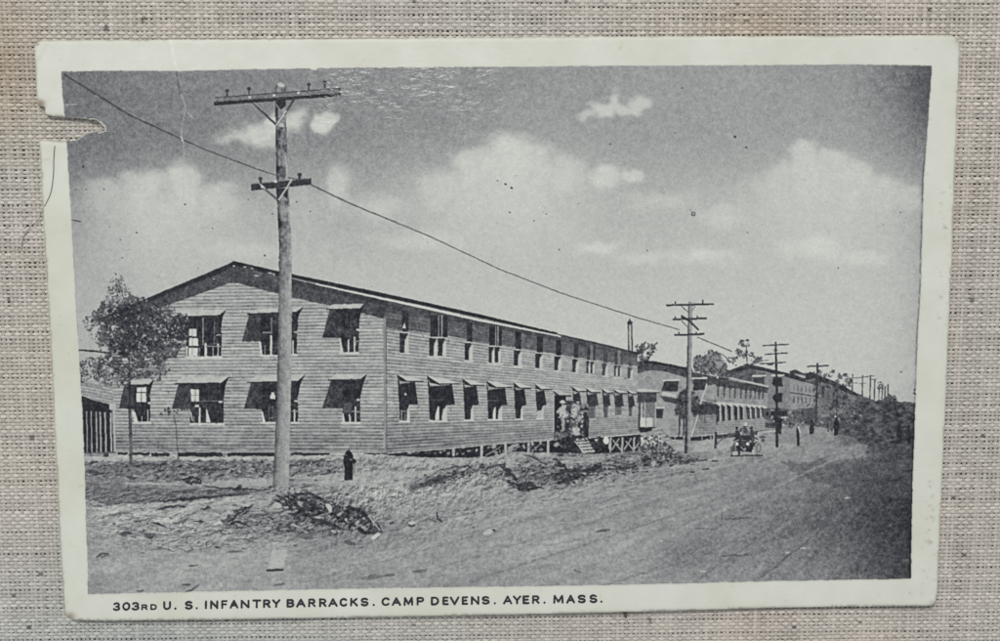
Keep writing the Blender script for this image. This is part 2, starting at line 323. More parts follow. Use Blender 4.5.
strokes([[(150, 501.8), (180, 499), (210, 496.4), (250, 494)], [(158, 509), (166, 506.6), (174, 505.4), (180, 505)], [(180, 506.4), (184, 506), (187, 506.4)], [(204, 509), (208, 507), (211, 507.4)], [(228, 522), (234, 518), (240, 513), (247, 508), (254, 504.6)], [(226, 524), (236, 521), (247, 524)], [(196, 521), (201, 520), (205, 521)], [(152, 522), (158, 523.4), (164, 525)], [(240, 516), (246, 513), (250, 508)]], 52, 2.4)
strokes([[(119, 533.6), (126, 530.6), (134, 532.4)], [(142, 532), (149, 534.4), (157, 533)], [(145, 536), (152, 537), (157, 535)], [(98, 556), (103, 553), (109, 552)], [(186, 590), (193, 588.6), (200, 583)]], 70, 2.6)
strokes([[(157, 548), (161, 546), (167, 547.6), (174, 550), (182, 547)], [(182, 547), (189, 552), (194, 549), (190, 543)], [(170, 541), (178, 538.6), (188, 536), (200, 535)], [(200, 535), (212, 533), (224, 528), (236, 527)], [(194, 549), (206, 547), (216, 543)], [(188, 536), (186, 541), (190, 543)], [(206, 547), (208, 541), (214, 538)], [(166, 533), (176, 534), (184, 530)], [(110, 515), (120, 512), (134, 513)], [(140, 520), (150, 517), (162, 518.6)], [(170, 528), (182, 526), (196, 528)], [(232, 540), (246, 538), (258, 541)], [(214, 531), (226, 533.6), (240, 531)]], 84, 1.3, .75)
strokes([[(284, 494), (292, 500), (300, 508), (308, 514)], [(276, 494), (284, 499), (290, 508)], [(296, 492), (312, 494), (326, 500)], [(330, 508), (340, 512), (350, 520), (356, 528)], [(346, 507), (358, 509), (366, 514), (372, 524)], [(304, 514), (318, 520), (332, 524), (346, 530)], [(352, 524), (362, 530), (374, 533)], [(300, 498), (312, 504), (322, 512)], [(288, 513), (296, 515), (300, 519)]], 46, 3.2, .7)
for (x, y, rx, ry, t) in [(277, 505, 4, 2.4, 176), (300, 503, 2, 1, 160), (330, 508, 2.2, 4.6, 178), (340, 514, 3, 1.4, 170), (346, 519, 2, 1.2, 178), (357, 522, 2.6, 1.6, 166), (318, 517, 2.6, 1.2, 164), (334, 531, 2.6, 1.4, 178), (364, 527, 2.4, 1.2, 172), (328, 478, 4, 2, 172), (316, 480, 2, 1, 84), (344, 489, 3, 1.6, 160), (292, 492, 2.6, 1.4, 176), (298, 489, 3, 1.2, 168), (206, 540, 3, 1, 182), (232, 513, 3, 1, 180)]:
    EL(x, y, rx, ry, t, GROUND, rg.uniform(-.5, .5), rough=1.2, alpha=.85, mott=12)
rgq = np.random.default_rng(91)
for _ in range(520):                                   # grit, tufts and twigs, thickest in the scrub band and on the heaps
    zone = rgq.integers(0, 5)
    x, y = [(rgq.uniform(88, 340), rgq.uniform(460, 474)), (rgq.uniform(100, 260), rgq.uniform(500, 548)), (rgq.uniform(270, 384), rgq.uniform(490, 534)), (rgq.uniform(440, 640), rgq.uniform(456, 490)), (rgq.uniform(380, 480), rgq.uniform(466, 530))][zone]
    ln = rgq.uniform(1.2, 4.5); dx = ln*rgq.uniform(.5, 1); dy = ln*rgq.uniform(-.5, .35)
    L([(x, y), (x + dx*.5, y + dy*.3), (x + dx, y + dy)], rgq.uniform(.6, 1.3), rgq.choice([54, 66, 80, 92, 172, 184]), GROUND, rough=.9, alpha=.7)
strokes([[(484, 470), (496, 465), (506, 463)], [(498, 464), (508, 472), (519, 479)], [(505, 481), (516, 484), (528, 483), (540, 487)], [(512, 487), (524, 489), (536, 488)], [(552, 459), (560, 462), (565, 467)], [(552, 474), (564, 472), (576, 470), (588, 471)], [(558, 480), (568, 478), (576, 480)], [(578, 473), (588, 469), (600, 465)], [(410, 490), (430, 483), (450, 476), (466, 470)], [(416, 486), (436, 478), (456, 474)], [(440, 470), (456, 466), (470, 466)], [(524, 454), (536, 458), (546, 464)], [(610, 470), (622, 467), (636, 468)]], 56, 2.6, .7)
# pale rubble at the foot of the gable
for _ in range(120):
    x = rg.uniform(84, 384); y = 456.5 + rg.uniform(-2, 3.2)
    EL(x, y, rg.uniform(1.5, 4.5), rg.uniform(.7, 1.6), rg.uniform(160, 190), GROUND, rg.uniform(-.2, .2), rough=1, alpha=0.85)
for _ in range(50):
    x = rg.uniform(386, 480); y = 459 + rg.uniform(-2, 6)
    EL(x, y, rg.uniform(1.5, 5), rg.uniform(.6, 1.5), rg.uniform(158, 182), GROUND, rg.uniform(-.2, .1), rough=1, alpha=0.7)

# ---- far barracks first (behind), then the near one
VPX, VPY = 934.0, 409.0
def side_y(x, y0, x0=384.0): return VPY + (y0 - VPY)*(VPX - x)/(VPX - x0)
def siding(yy, pitch, base, dark, seed, width=0.17):
    ph = yy/pitch; k = np.floor(ph); f = ph - k
    bt = _tab[seed][(k.astype(int)*7) & 255, (np.floor(GX/23 + k*3.1)).astype(int) & 255] - 0.5
    con = np.clip(-.25 + 1.9*fbm(GX/8 + k*5.3, k*0.73, seed, 4), 0.03, 1.25)
    f = f + .16*(fbm(GX/30 + k*9.1, k*1.7, seed + 2, 2) - .5); f = f - np.floor(f)
    line = np.exp(-((np.minimum(f, 1 - f))/width)**2)
    hi = np.clip(-.4 + 2.1*fbm(GX/6 + k*3.3, k*2.1, seed + 4, 3), 0, 1.2)
    joint = (_tab[seed + 1].ravel().take(((k.astype(np.int32)*13) & 255)*256 + (np.floor(GX/2).astype(np.int32) & 255)) > .987)
    return base + 18*bt - dark*1.05*line*con + 24*np.exp(-((f - 0.32)/0.2)**2)*hi - 22*joint*(f > .1)*(f < .9) + 11*NF
yg = 409 + (GY - 409)*(384 + 7300)/(GX + 7300) - 452.6
ys = 409 + (GY - 409)*550/np.maximum(934 - GX, 60) - 452.6
stain_g = np.clip((GY - 405)/45, 0, 1)
stain_s = np.clip((GY - side_y(GX, 412))/30, 0, 1)
GAB = siding(yg, 3.45, 166 - 22*stain_g, 66, 2) + 8*NL
SID = siding(ys, 3.45, 164 - 24*stain_s, 62*np.clip((860 - GX)/420, .35, 1), 3, 0.2) + 7*NL
STAIN = fbm(GX/14, GY/2.2, 13, 4)
GAB = GAB - np.clip(STAIN - .52, 0, 1)*95*stain_g; SID = SID - np.clip(STAIN - .52, 0, 1)*95*stain_s

B3 = part('printed_barracks', None, 'most distant grey barracks along the street')
b3r = part('roof', B3); 
P([(720, 374), (747, 366), (792, 376), (830, 386), (846, 400), (846, 412), (810, 420), (770, 424), (740, 424), (720, 400)], 132.0 + 10*NM, B3, rough=.5)
P([(790, 379), (818, 384), (818, 410), (790, 412)], 148.0 + 8*NF, B3, rough=.4)
P([(722, 372.5), (747, 363.5), (760, 366.5), (792, 374), (818, 381.5), (818, 385), (790, 378), (766, 371.5), (748, 368.5), (730, 374), (727, 384), (716, 380)], 60, b3r, rough=.4)
P([(728, 374), (748, 368.5), (766, 373), (764, 384), (730, 378)], 96.0 + 20*NF, b3r, rough=.6)
P([(789, 371), (795, 369.5), (805, 374), (804, 376), (790, 374)], 74, b3r, rough=.4)
P([(793, 373), (804, 375.6), (816, 380.5), (800, 377)], 168, b3r, rough=.3)
for x0, x1, y0, y1 in [(754, 764, 377.5, 383), (773, 782, 377, 386)]:
    w = part('window', B3); R(x0, y0, x1, y1, 70, w)
    a = part('awning', B3); L([(x0 - 1.5, y0 - 1.6), (x1 + 1.5, y0 - 2)], 1.8, 190, a)
for i in range(6):
    x = 793 + i*4.0; w = part('window', B3); R(x, 384 + i*.6, x + 1.2, 391 + i*.4, 112, w, rough=.3)
    w = part('window', B3); R(x, 396 + i*.4, x + 1.6, 403, 104, w, rough=.3)
L([(790, 392.5), (818, 396.5)], 1.2, 80, part('awning', B3), rough=.5)
L([(788, 410), (818, 408)], 1.4, 84, None, rough=.8)
B4 = part('printed_barracks', None, 'sliver of barracks half hidden by street trees')
P([(804, 372), (812, 374), (830, 380), (846, 388), (858, 398), (846, 410), (818, 412), (818, 384), (806, 381)], 112.0 + 22*NM, B4, rough=.7)
b4r = part('roof', B4); P([(805, 374), (810, 371.5), (832, 380), (850, 389.5), (862, 396), (850, 394), (830, 384.5), (812, 378.5), (805, 380)], 62, b4r, rough=.5)
for i in range(5): R(822 + i*5, 390 + i, 824 + i*5, 397 + i*.5, 84, part('window', B4), rough=.4)

B2 = part('printed_barracks', None, 'middle barracks seen past the end of the near one')
P([(637, 366), (650, 367), (690, 375), (716, 380), (768, 388), (766, 429), (720, 434), (692, 436), (665, 437), (637, 436)], 152.0 + 9*NM + 6*NF, B2, rough=.4)
B2S = 152 + 8*NF - 22*(np.sin(GY*2.6 + GX*.1) > .55)
P([(716, 384), (768, 392), (766, 429), (716, 434)], B2S, B2, rough=.3)
P([(694, 408), (716, 410), (716, 434), (692, 436)], 138.0 + 10*NF - 14*(np.sin(GY*2.4) > .5), B2, rough=.3)
b2r = part('roof', B2)
P([(637, 361), (650, 361), (668, 364), (692, 370), (716, 376), (716, 384), (704, 386), (688, 378), (664, 371), (650, 370), (637, 373)], 78.0 + 14*NF, b2r, rough=.5)
P([(640, 360.5), (655, 361), (692, 368.5), (692, 371), (655, 364), (640, 362.5)], 52, b2r, rough=.4)
P([(716, 378), (768, 387.5), (767, 393), (755, 391), (735, 388), (716, 386)], 78.0 + 12*NF, b2r, rough=.5)
L([(693, 371), (712, 375), (730, 378), (768, 386.3)], 1.7, 182, b2r, rough=.3)
L([(745, 383), (768, 388)], 1.0, 60, b2r, rough=.3)
for i, x in enumerate([717, 723, 728.5, 734, 740, 745, 749.5, 754, 758, 762]):
    w = part('window', B2); y = 383 + (x - 717)*.14
    R(x, y, x + 2.2, y + 4, 66, w); P([(x, y + 3), (x + 2, y + 3), (x + 1.4, y + 14 - i*.5), (x, y + 14 - i*.5)], 92, w)
aw2 = part('awning', B2); P([(694, 398), (706, 402.5), (718, 404), (766, 407.5), (766, 406), (740, 403), (718, 401.5), (700, 399)], 186, aw2, rough=.3)
for i, x in enumerate([716.5, 722, 728, 734.5, 740, 747, 752, 757, 762]):
    w = part('window', B2); y = 405 + (x - 717)*.06
    P([(x - 1.2, y - 1.4), (x + 2.2, y + .8), (x + 3, y + 2), (x + 2.6, y + 16 - i*.8), (x, y + 17 - i)], 60 if i < 5 else 74, w, rough=.3)
    L([(x + 3.2, y + 2), (x + 3.2, y + 15 - i)], 1.2, 186, None)
    a = part('awning', B2); P([(x - 1.6, y - 2.4), (x + 2.5, y - 1.8), (x + 4.5, y + .6), (x + 1.6, y + .4)], 190, a, rough=.2)
for (x0, y0, x1, y1, skew) in [(664, 381, 678.5, 391, 3), (693, 379, 706, 390, 0), (656, 408.5, 663.5, 418, 0)]:
    w = part('window', B2); P([(x0, y0), (x1, y0), (x1 - 1.5, y1), (x0 - skew, y1)], 62, w, mott=14)
    a = part('awning', B2); L([(x0 - 1, y0 - .8), (x1 + .5, y0 - 1.2)], 1.8, 192, a)
a = part('awning', B2); P([(661, 393), (664, 391.5), (676, 394), (675, 397), (662, 395)], 186, a)
P([(659, 395), (662, 396), (676, 398), (682, 401), (684, 405), (664, 401)], 76, b2r, rough=.5, mott=14)
R(705, 399, 716, 403, 90, None, rough=.5, alpha=.5)
R(693, 404, 716, 414, 72.0 + 20*NM, part('window', B2), rough=.6)
cr2 = part('crawlspace', B2); P([(664, 436), (692, 436.5), (720, 434.5), (740, 432.5), (740, 435.5), (715, 440), (692, 440), (668, 439)], 52, cr2, rough=.5)
for x in (674, 683, 701, 710, 722): R(x, 436, x + 1.2, 440, 150, part('post', B2))
L([(664, 436), (692, 436), (735, 432.5)], 1.0, 176, None)
for x, y0 in [(679, 416), (683.5, 414), (705, 412), (717, 414)]: L([(x, y0), (x - .5, 436 if x < 700 else y0 + 10)], 1.2, 78, None, rough=.6)
R(765, 422, 776, 428, 78.0 + 20*NF, None, rough=1)
P([(764, 408), (800, 409), (820, 410), (822, 420), (800, 426), (786, 424), (764, 420)], 104.0 + 44*NM, GROUND, rough=1.6)
P([(766, 428), (800, 424), (830, 428), (835, 440), (800, 446), (760, 440)], 140.0 + 20*clods, GROUND, rough=1.6)
P([(700, 440), (735, 437), (735, 450), (690, 452)], 158.0 + 20*streak, GROUND, rough=1)
L([(764, 432), (776, 430.5)], 1.6, 180, GROUND); L([(781, 417.5), (790, 416.5)], 1.6, 186, GROUND)

# smokestack and far trees
CHIM = part('printed_smokestack', None, 'thin capped smokestack behind the long roof')
R(627.2, 325, 632, 350, 176, CHIM); L([(628, 324.5), (628.4, 350)], 1.3, 74, CHIM); L([(631.5, 325), (632, 352)], 1.5, 88, CHIM)
P([(626.5, 322.5), (629.8, 319), (632.6, 322.3), (631, 325), (628, 325)], 60, part('cap', CHIM), rough=.3)
def tree(label, outline, n, seed, tones=(50, 90), size=(.8, 2), clump=.42, trunk=None, light=.0, base=None):
    t = part('printed_tree', None, label); c = part('crown', t) if trunk else t
    if trunk:
        for pts, w in trunk: L(pts, w, 66, t, rough=.5)
    if base is not None: P(outline, base + 30*NF + 20*N1, c, rough=4.5, alpha=.6)
    leaves(outline, n, c, tones, size, clump, seed, light)
    return t, c
tree('bushy dark tree behind the end of the near roof', [(634, 344), (640, 346), (645, 342), (650, 342), (653, 346), (657, 341), (656, 350), (650, 356), (652, 361), (640, 362), (638, 354)], 90, 41, clump=.3, trunk=[([(643, 362), (641, 346)], 1), ([(647, 362), (655, 344)], 1)])
tree('dark tree clump right of the second pole', [(693, 362), (697, 354), (704, 355), (710, 350), (718, 352), (724, 360), (728, 370), (735, 374), (728, 379), (712, 375), (694, 371)], 420, 42, tones=(54, 104), size=(.5, 1.3), clump=.3, base=96.0)
tree('sparse tree beyond the second barracks roof', [(728, 356), (736, 350), (738, 342), (746, 337), (752, 338), (758, 346), (764, 352), (766, 362), (750, 366), (735, 366), (726, 360)], 130, 43, tones=(62, 110), size=(.7, 1.9), clump=.46, trunk=[([(747, 366), (746, 345)], .9), ([(733, 364), (722, 354)], .6), ([(752, 362), (768, 360)], .6)])
tree('dark shade tree in front of the second barracks', [(676, 400), (680, 392), (686, 386), (694, 392), (700, 400), (712, 403), (706, 412), (694, 414), (682, 418), (674, 412)], 170, 44, tones=(44, 84), clump=.25, base=72.0, trunk=[([(679, 434), (680, 412)], 1.2), ([(683.5, 434), (684, 412)], 1.2)])
tree('street tree beside the fourth pole', [(812, 372), (824, 368), (836, 370), (848, 374), (852, 382), (846, 392), (850, 402), (838, 410), (824, 408), (814, 398)], 260, 45, tones=(50, 96), clump=.4, trunk=[([(836, 424), (837, 384)], 1.4)], light=.06)
tree('low roadside tree among the far bushes', [(800, 404), (812, 398), (830, 404), (856, 398), (866, 410), (860, 422), (840, 428), (818, 424), (802, 420)], 260, 46, tones=(56, 100), size=(.5, 1.4), clump=.36, light=.05)
tree('round dark bush near the end of the street', [(884, 398), (888, 394), (894, 396), (898, 402), (897, 410), (888, 413), (884, 408)], 70, 47, tones=(50, 84), clump=.3, base=72.0)
tree('feathery far tree between the last poles', [(876, 384), (880, 381), (885, 383), (883, 391), (878, 391)], 30, 48, tones=(50, 80), size=(.5, 1.2), clump=.3, trunk=[([(878.5, 400), (879, 384)], .8), ([(881.5, 400), (882, 386)], .8)])
tree('tiny dark treetop at the right margin of the print', [(913, 389), (917, 388), (918, 398), (914, 398)], 14, 49, size=(.6, 1.4), clump=.1)
tree('scrub in front of the far barracks', [(766, 412), (780, 408), (792, 411), (806, 412), (806, 424), (790, 428), (776, 424)], 150, 50, tones=(56, 100), clump=.4, light=.15)

# ---- the long near barracks
B1 = part('printed_barracks', None, 'two storey clapboard barracks filling the middle of the print')
def eave_y(x): return 294 + .2083*(x - 380)
P([(112, 452), (113, 330), (140, 306), (180, 292), (234, 270), (300, 286), (384, 310), (384, 453.5), (250, 452.5)], GAB, B1, rough=.2, mott=0)
P([(384, 297), (555, 334), (637, 353), (638, 433), (597, 436.5), (550, 439.5), (500, 443.5), (440, 449), (386, 453.5)], SID, B1, rough=.2, mott=0)
shade_poly = [(385, 299), (555, 334.5), (637, 353), (637.5, 366), (600, 360.3), (560, 354.2), (520, 347.8), (480, 342), (440, 334), (400, 330), (386, 327.5)]
P(shade_poly, 98.0 + (SID - 160)*.28, B1, rough=.3, mott=14)
P([(385, 300), (555, 336), (637, 354), (637, 357), (555, 340), (470, 324), (385, 312)], 70, B1, rough=.8, mott=16, alpha=.7)
RF = part('roof', B1)
GSH = 78.0 + 16*NF + 8*NM
P([(97, 319), (145, 299), (226, 265.5), (234, 262), (280, 272), (386, 295), (386, 319.5), (362, 313), (330, 305.5), (290, 297), (262, 289.5), (238, 283.2), (230, 283), (180, 301), (150, 311), (125, 320), (112, 326)], GSH, RF, rough=.3, mott=6)
P([(95, 320), (145, 299), (226, 265), (226, 271), (180, 289), (145, 304), (120, 316), (104, 322)], 52, RF, rough=.4)
P([(225, 266), (234, 261), (280, 271.5), (390, 294.6), (480, 314.3), (557, 332.5), (557, 334.8), (480, 318), (390, 298.5), (300, 279), (280, 276.5), (236, 266), (226, 268.5)], 48, RF, rough=.3)
P([(280, 277), (300, 281), (388, 301.5), (388, 306), (300, 286), (280, 282)], 58, RF, rough=.8, alpha=.7)
L([(557, 334.5), (600, 344), (638, 353.3)], 2.0, 62, RF, rough=.3)
gut = part('gutter', B1, 'white gutter line along the eave')
L([(293, 278.4), (318, 284.4)], 1.1, 150, gut, rough=.25); L([(316, 284), (390, 300.2), (480, 320.2), (560, 336)], [1.4, 2.0, 2.0, 1.3], 212, gut, rough=.25, mott=3)
for x, y, rx in [(256.5, 275.6, 2.6), (245, 267, 1.6), (252, 268.6, 2), (234, 266.3, 1.2), (214, 279, 1.2), (270, 273, 2.6), (274, 274, 1.4)]: EL(x, y, rx, .8, 165, RF, .2, rough=.5)
# corner board
L([(384.5, 318), (384.7, 400), (385.5, 453)], 2.2, 140, B1, rough=.2); L([(386.2, 328), (386.8, 452)], .9, 96, None, rough=.3)
# gable: shade, window, awning.  each window: shade outline, window rect, light bars
DK = 54.0 + 26*NF + 16*N1
def gable_window(aw, under, shade, wx0, wx1, wy0, wy1, bars, lights, sill, jamb=None):
    if shade: P(shade, 66.0 + 22*NF + 20*N2, B1, rough=.4, mott=0)
    w = part('window', B1); R(wx0, wy0, wx1, wy1, DK, w, rough=.3, mott=0)
    for x, ya, yb, wd, t in bars: L([(x, ya), (x, yb)], wd, t - 6, w, rough=.45, mott=14)
    for (xa, ya, xb, yb, t) in lights: R(xa, ya, xb, yb, t, w, rough=.3)
    for (xa, xb, y) in sill: L([(xa, y), (xb, y)], 2.2, 192, part('sill', B1), rough=.35, mott=14)
    if jamb: P(jamb, 196, w, rough=.2)
    a = part('awning', B1)
    if aw: P(aw, 182.0 + 10*NF + 8*N1, a, rough=.3, mott=0); L([aw[0], aw[-1]], 1.3, 52, None, rough=.4)
    for u in under: P(u, 44, a, rough=.25)
gable_window([(172, 317), (177, 309.5), (226, 309.5), (219, 315.7)], [[(218, 316), (226, 309.8), (223, 317), (221.5, 324)]],
             [(171, 317.5), (221, 316), (221.5, 330), (186, 340), (166, 338)], 186, 221.5, 317, 357,
             [(203.3, 318, 345, 1, 150), (205.8, 344, 356, 2.4, 205), (214.6, 322, 346, .9, 130), (199.6, 348, 356, .9, 150), (213, 347, 356, 1, 160), (218.2, 344, 356, 1.4, 190), (197.5, 320, 330, .7, 110)],
             [(188, 329, 196.8, 336, 200), (189, 338, 198.4, 346, 208), (189, 348, 198, 356, 200), (186.2, 346, 188, 356, 205), (205, 345.6, 221, 346.6, 140), (216, 334.4, 221, 335.4, 190), (192.2, 329, 192.9, 356, 140)],
             [(186, 221.5, 357.2)])
gable_window([(248, 314), (256, 309), (303, 307), (297, 312.4)], [[(295, 312.6), (303.5, 306.5), (299, 315), (297, 322)]],
             [(249.5, 314), (298, 312), (298, 330), (261, 341.5), (242, 341.5)], 260.5, 297, 313.5, 355,
             [(271.6, 318, 333, 1.0, 140), (271.2, 336, 355, 2.0, 200), (293, 341, 354, 1.6, 195), (265, 346, 354, 1.6, 120)],
             [(262, 331.8, 272, 333, 135), (293.6, 331, 297, 333, 165)],
             [(260, 279, 355.8), (291, 297, 355)], [(258.8, 341.5), (261, 342), (262.6, 355), (260, 355)])
gable_window([(327, 309.3), (331.5, 304.5), (364, 303.6), (359.5, 309)], [[(359, 309.5), (364.5, 304), (361, 313), (359.5, 319)]],
             [(329.5, 310), (360, 309), (358.5, 336), (341, 338), (322.3, 337.6)], 341, 359, 310, 352.5,
             [(348.6, 340, 351.5, 1.5, 195), (354.6, 337.5, 351.5, 1.7, 200), (350.5, 312, 330, .8, 84)],
             [(356, 328.8, 359, 331, 190), (352, 341, 359, 341.9, 140)], [(339.6, 358.6, 353)], [(339.3, 338), (340.6, 338.2), (343.3, 352), (340.6, 352)])
gable_window([(123, 385), (132, 378.5), (154.5, 378.6), (149, 384.6)], [[(148, 385), (154.5, 379), (152, 386), (150.5, 392)]],
             [(124.5, 385.5), (151, 385), (150, 400), (134, 409), (119.6, 408)], 134.5, 150.5, 386, 422,
             [(142, 416, 421, 1, 170), (148.2, 410, 421, 1.3, 195), (145, 404, 412, .7, 96)],
             [(137, 387, 146.6, 401.8, 203), (141.4, 387, 142.1, 401.8, 110), (137, 391.6, 146.6, 392.6, 70), (148, 402, 150.5, 404, 185)],
             [(134, 150.8, 422.4)], [(132, 410.5), (135.5, 411.5), (138.5, 421.5), (134.5, 421.5)])
gable_window([(175, 383.6), (182, 377), (229, 376.4), (220.5, 383)], [[(220, 383.5), (229, 376.8), (225.5, 386), (223.8, 398)]],
             [(178.5, 384), (223, 383), (223, 400), (190, 408.7), (172, 408.7)], 190.5, 223.7, 384, 423,
             [(199.8, 408, 422.5, 1.7, 200), (194.3, 416, 422, .8, 130), (206.6, 404, 412, .8, 120), (209, 386, 400, .8, 84)],
             [(191, 389, 199.2, 401, 196), (195, 389, 195.7, 401, 110), (191, 394.6, 199.2, 395.4, 110), (199.2, 400.4, 223.7, 401.5, 110), (219, 400.8, 222.5, 402.6, 195), (195, 404.6, 199, 406.8, 205)],
             [(190.6, 224, 424)], [(206.3, 409), (207.6, 410), (210.8, 422.5), (206.2, 422.5)])
L([(191, 412), (192.6, 420)], 1.2, 185, None)
gable_window([(247.5, 382.5), (255.5, 376), (304.5, 374.6), (297, 381.4)], [[(296.5, 382), (305, 374.5), (300, 385), (298.2, 397)]],
             [(251, 383), (299, 382), (298, 400), (262, 409), (244, 409)], 262, 298, 383, 422.5,
             [(269, 406, 421, .8, 112), (273, 406, 421, .8, 112), (275, 408, 421, .8, 130), (294.5, 410, 421.5, 1.6, 200), (270.6, 390, 404, .7, 78)],
             [(271.2, 392.5, 274.2, 395, 190), (270.4, 395, 275.2, 399, 196), (292, 411, 297.6, 412, 150), (294.3, 400.5, 297.8, 402, 195), (269, 417, 276, 418, 120)],
             [(262, 279, 422.8), (291, 298.4, 422.8)], [(261.4, 411), (263, 412), (265.4, 421.8), (262.4, 421.8)])
gable_window([(328.5, 380), (336.5, 374), (367, 373.5), (360, 379.6)], [[(359, 380), (367, 373.8), (363, 385), (360.8, 395)]],
             [(331, 380.5), (361, 379.8), (360.5, 400), (343, 408), (322.3, 408)], 343, 360.4, 381, 422,
             [(349.8, 415, 421.5, 1.5, 195), (355.6, 407, 421.5, 1.6, 198), (352, 384, 400, .7, 76)],
             [(352, 411, 360, 412, 160), (357, 398.6, 359.6, 401, 190), (343.5, 403, 352, 413, 84)], [(342, 359.6, 423)], [(342, 413), (343.6, 413), (345, 422), (342.6, 422)])
R(229, 404, 236, 408.5, 110, B1, rough=.8, alpha=.6)
# long side, upper storey
def bar_y(x): return 331.6 + .152*(x - 402)
def low_y(x): return 352.2 + .113*(x - 402)
for i, (x0, x1, dbl) in enumerate([(402, 408.6, 0), (430, 447.6, 1), (466.6, 472.4, 0), (489.4, 502, 1), (515.4, 521.2, 0), (536.8, 542.6, 0), (555.8, 561, 0), (573.8, 578.2, 0), (586.6, 595, 1), (603.4, 607.4, 0), (614.4, 622, 1), (628.8, 632.4, 0)]):
    w = part('window', B1); xm = (x0 + x1)/2; b = bar_y(xm); lo = low_y(xm); sc = (VPX - xm)/550
    o = 2.4*sc; dt = 52 + max(0, i - 6)*7
    R(x0, eave_y(x0) + 9*sc + 3, x1, b, dt, w, rough=.25, mott=14)
    wd = (x1 - x0)
    if dbl:
        for f in (.5, .68): L([(x0 + wd*f, b - 24*sc), (x0 + wd*f, b)], 1.0*sc + .3, 140, w)
        h = wd*.5
        for k in (0, 1):
            a0 = x0 - o*.4 + k*h
            P([(a0, b), (a0 + h*.9, b + .6), (a0 + h*.55, b + 7*sc), (a0 + h*.5, lo - .6), (a0, lo - .8)], dt, w, rough=.2)
            P([(a0 + h*.92, b + 3), (a0 + h*.56, b + 8*sc), (a0 + h*.52, lo - .4), (a0 + h*.95, lo)], 190, w, rough=.2, mott=4)
    else:
        P([(x0 - o, b), (x1, b + .8), (x0 - o + wd*.78, b + 8*sc), (x0 - o + wd*.68, lo), (x0 - o, lo)], dt, w, rough=.2)
        P([(x1 + .4, b + 2), (x0 - o + wd*.84, b + 9*sc), (x0 - o + wd*.74, lo), (x1 + .3, lo + .4)], 186, w, rough=.2, mott=4)
    L([(x0 - o*.6, b), (x1, b + .6)], 1.3*sc + .3, 182 if i < 9 else 150, w, rough=.2)
    L([(x0 - o, lo + .7), (x1 + .8, lo + 1.4)], 1.3*sc + .3, 188, part('sill', B1), rough=.2)
P([(402.2, 328), (404.8, 322.5), (405.8, 328)], 200, None)
# long side, ground floor: awning, its shade and window
for i, (xa, ya, xb, yb, wx0, wx1, sx1, dbl, lo) in enumerate([
        (397, 374.2, 424, 381, 400, 409.5, 418, 0, 420.5), (427, 375.4, 460, 383.6, 430, 447, 455, 1, 420), (462.5, 378.2, 484.5, 384.8, 465, 473, 479, 0, 419.2),
        (486.2, 380.4, 513, 387, 488.4, 502, 507.4, 1, 418.6), (513, 381.6, 531.5, 387.6, 515.6, 522.6, 526.6, 0, 418), (535, 383.6, 552.5, 389, 537, 543, 546.4, 0, 417.6),
        (572, 386.2, 587, 391, 574, 579, 581.4, 0, 416), (585.5, 387.4, 601, 391.8, 588, 595.4, 598.4, 1, 417.6), (601.5, 388, 614, 392.4, 604, 608.6, 610.6, 0, 417), (613.4, 389, 628.5, 392.8, 615, 621.6, 623.6, 1, 415), (627, 390, 639, 393.4, 629, 632.6, 634.6, 0, 416)]):
    sc = (VPX - wx0)/550; sh = 404.2 + i*.15; dt = 50 if i < 6 else 62
    w = part('window', B1); wd = wx1 - wx0
    P([(xa + .3, ya + .4), (wx0, yb + 3), (wx0 + 1, yb + 2.4), (sx1 - 3.0*sc, yb + .8), (sx1, sh), (wx0 + wd*.98, sh + .2), (wx0 + wd*.75, sh + 6*sc), (wx0 + wd*.68, lo), (wx0, lo)], dt, w, rough=.25, mott=13)
    if dbl:
        a = wx0 + wd*.34
        if i < 6: P([(a + wd*.12, sh + 2), (a + wd*.2, sh + 2), (a + wd*.2, lo), (a - wd*.02, lo), (a, lo - 7)], 196, w, mott=4)
        else: P([(wx0, sh + 1), (wx1, sh + 1), (wx1, lo), (wx0, lo)], 112, w, alpha=.8)
        if i < 6: R(wx0, sh - 5, wx0 + wd*.75, sh - 4, 100, w, alpha=.7)
    elif i == 0:
        for x in (401.8, 405): L([(x, 410), (x, 420)], .8, 150, w)
        L([(400, 411), (407, 411)], .8, 150, w); EL(405.5, 394, 1, 1.3, 190, w)
    elif i == 5: P([(wx0, 410), (wx1 - 1.5, 410), (wx1 - 1.5, lo), (wx0, lo)], 176, w, mott=4)
    elif i > 6: P([(wx0, sh + 1), (wx1 - 1, sh + 1), (wx1 - 1, lo), (wx0, lo)], 108, w, alpha=.7)
    if i < 7: P([(wx0 + wd*1.0, sh + 1.5), (wx0 + wd*.78, sh + 6.5*sc), (wx0 + wd*.72, lo + .3), (wx1 + .2, lo + .3)], 188, w, mott=4)
    L([(wx0 - .4, lo + .8), (wx1 + .2, lo + .9)], 1.2*sc + .4, 196 if i < 7 else 160, part('sill', B1), rough=.2)
    a = part('awning', B1)
    P([(xa, ya), (xa + (xb - xa)*.52, ya + (yb - ya)*.36), (xb, yb - .6), (xa + (xb - xa)*.34, yb - .4)], 190 if i < 7 else 192, a, rough=.25, mott=7)
    P([(xa - .3, ya), (xa + (xb - xa)*.38, yb - .2), (xb - .5, yb - .2), (xb - .6, yb + .9), (xa + (xb - xa)*.35, yb + .8), (xa + (xb - xa)*.1, ya + (yb - ya)*.9)], 44 if i < 7 else 56, a, rough=.2)
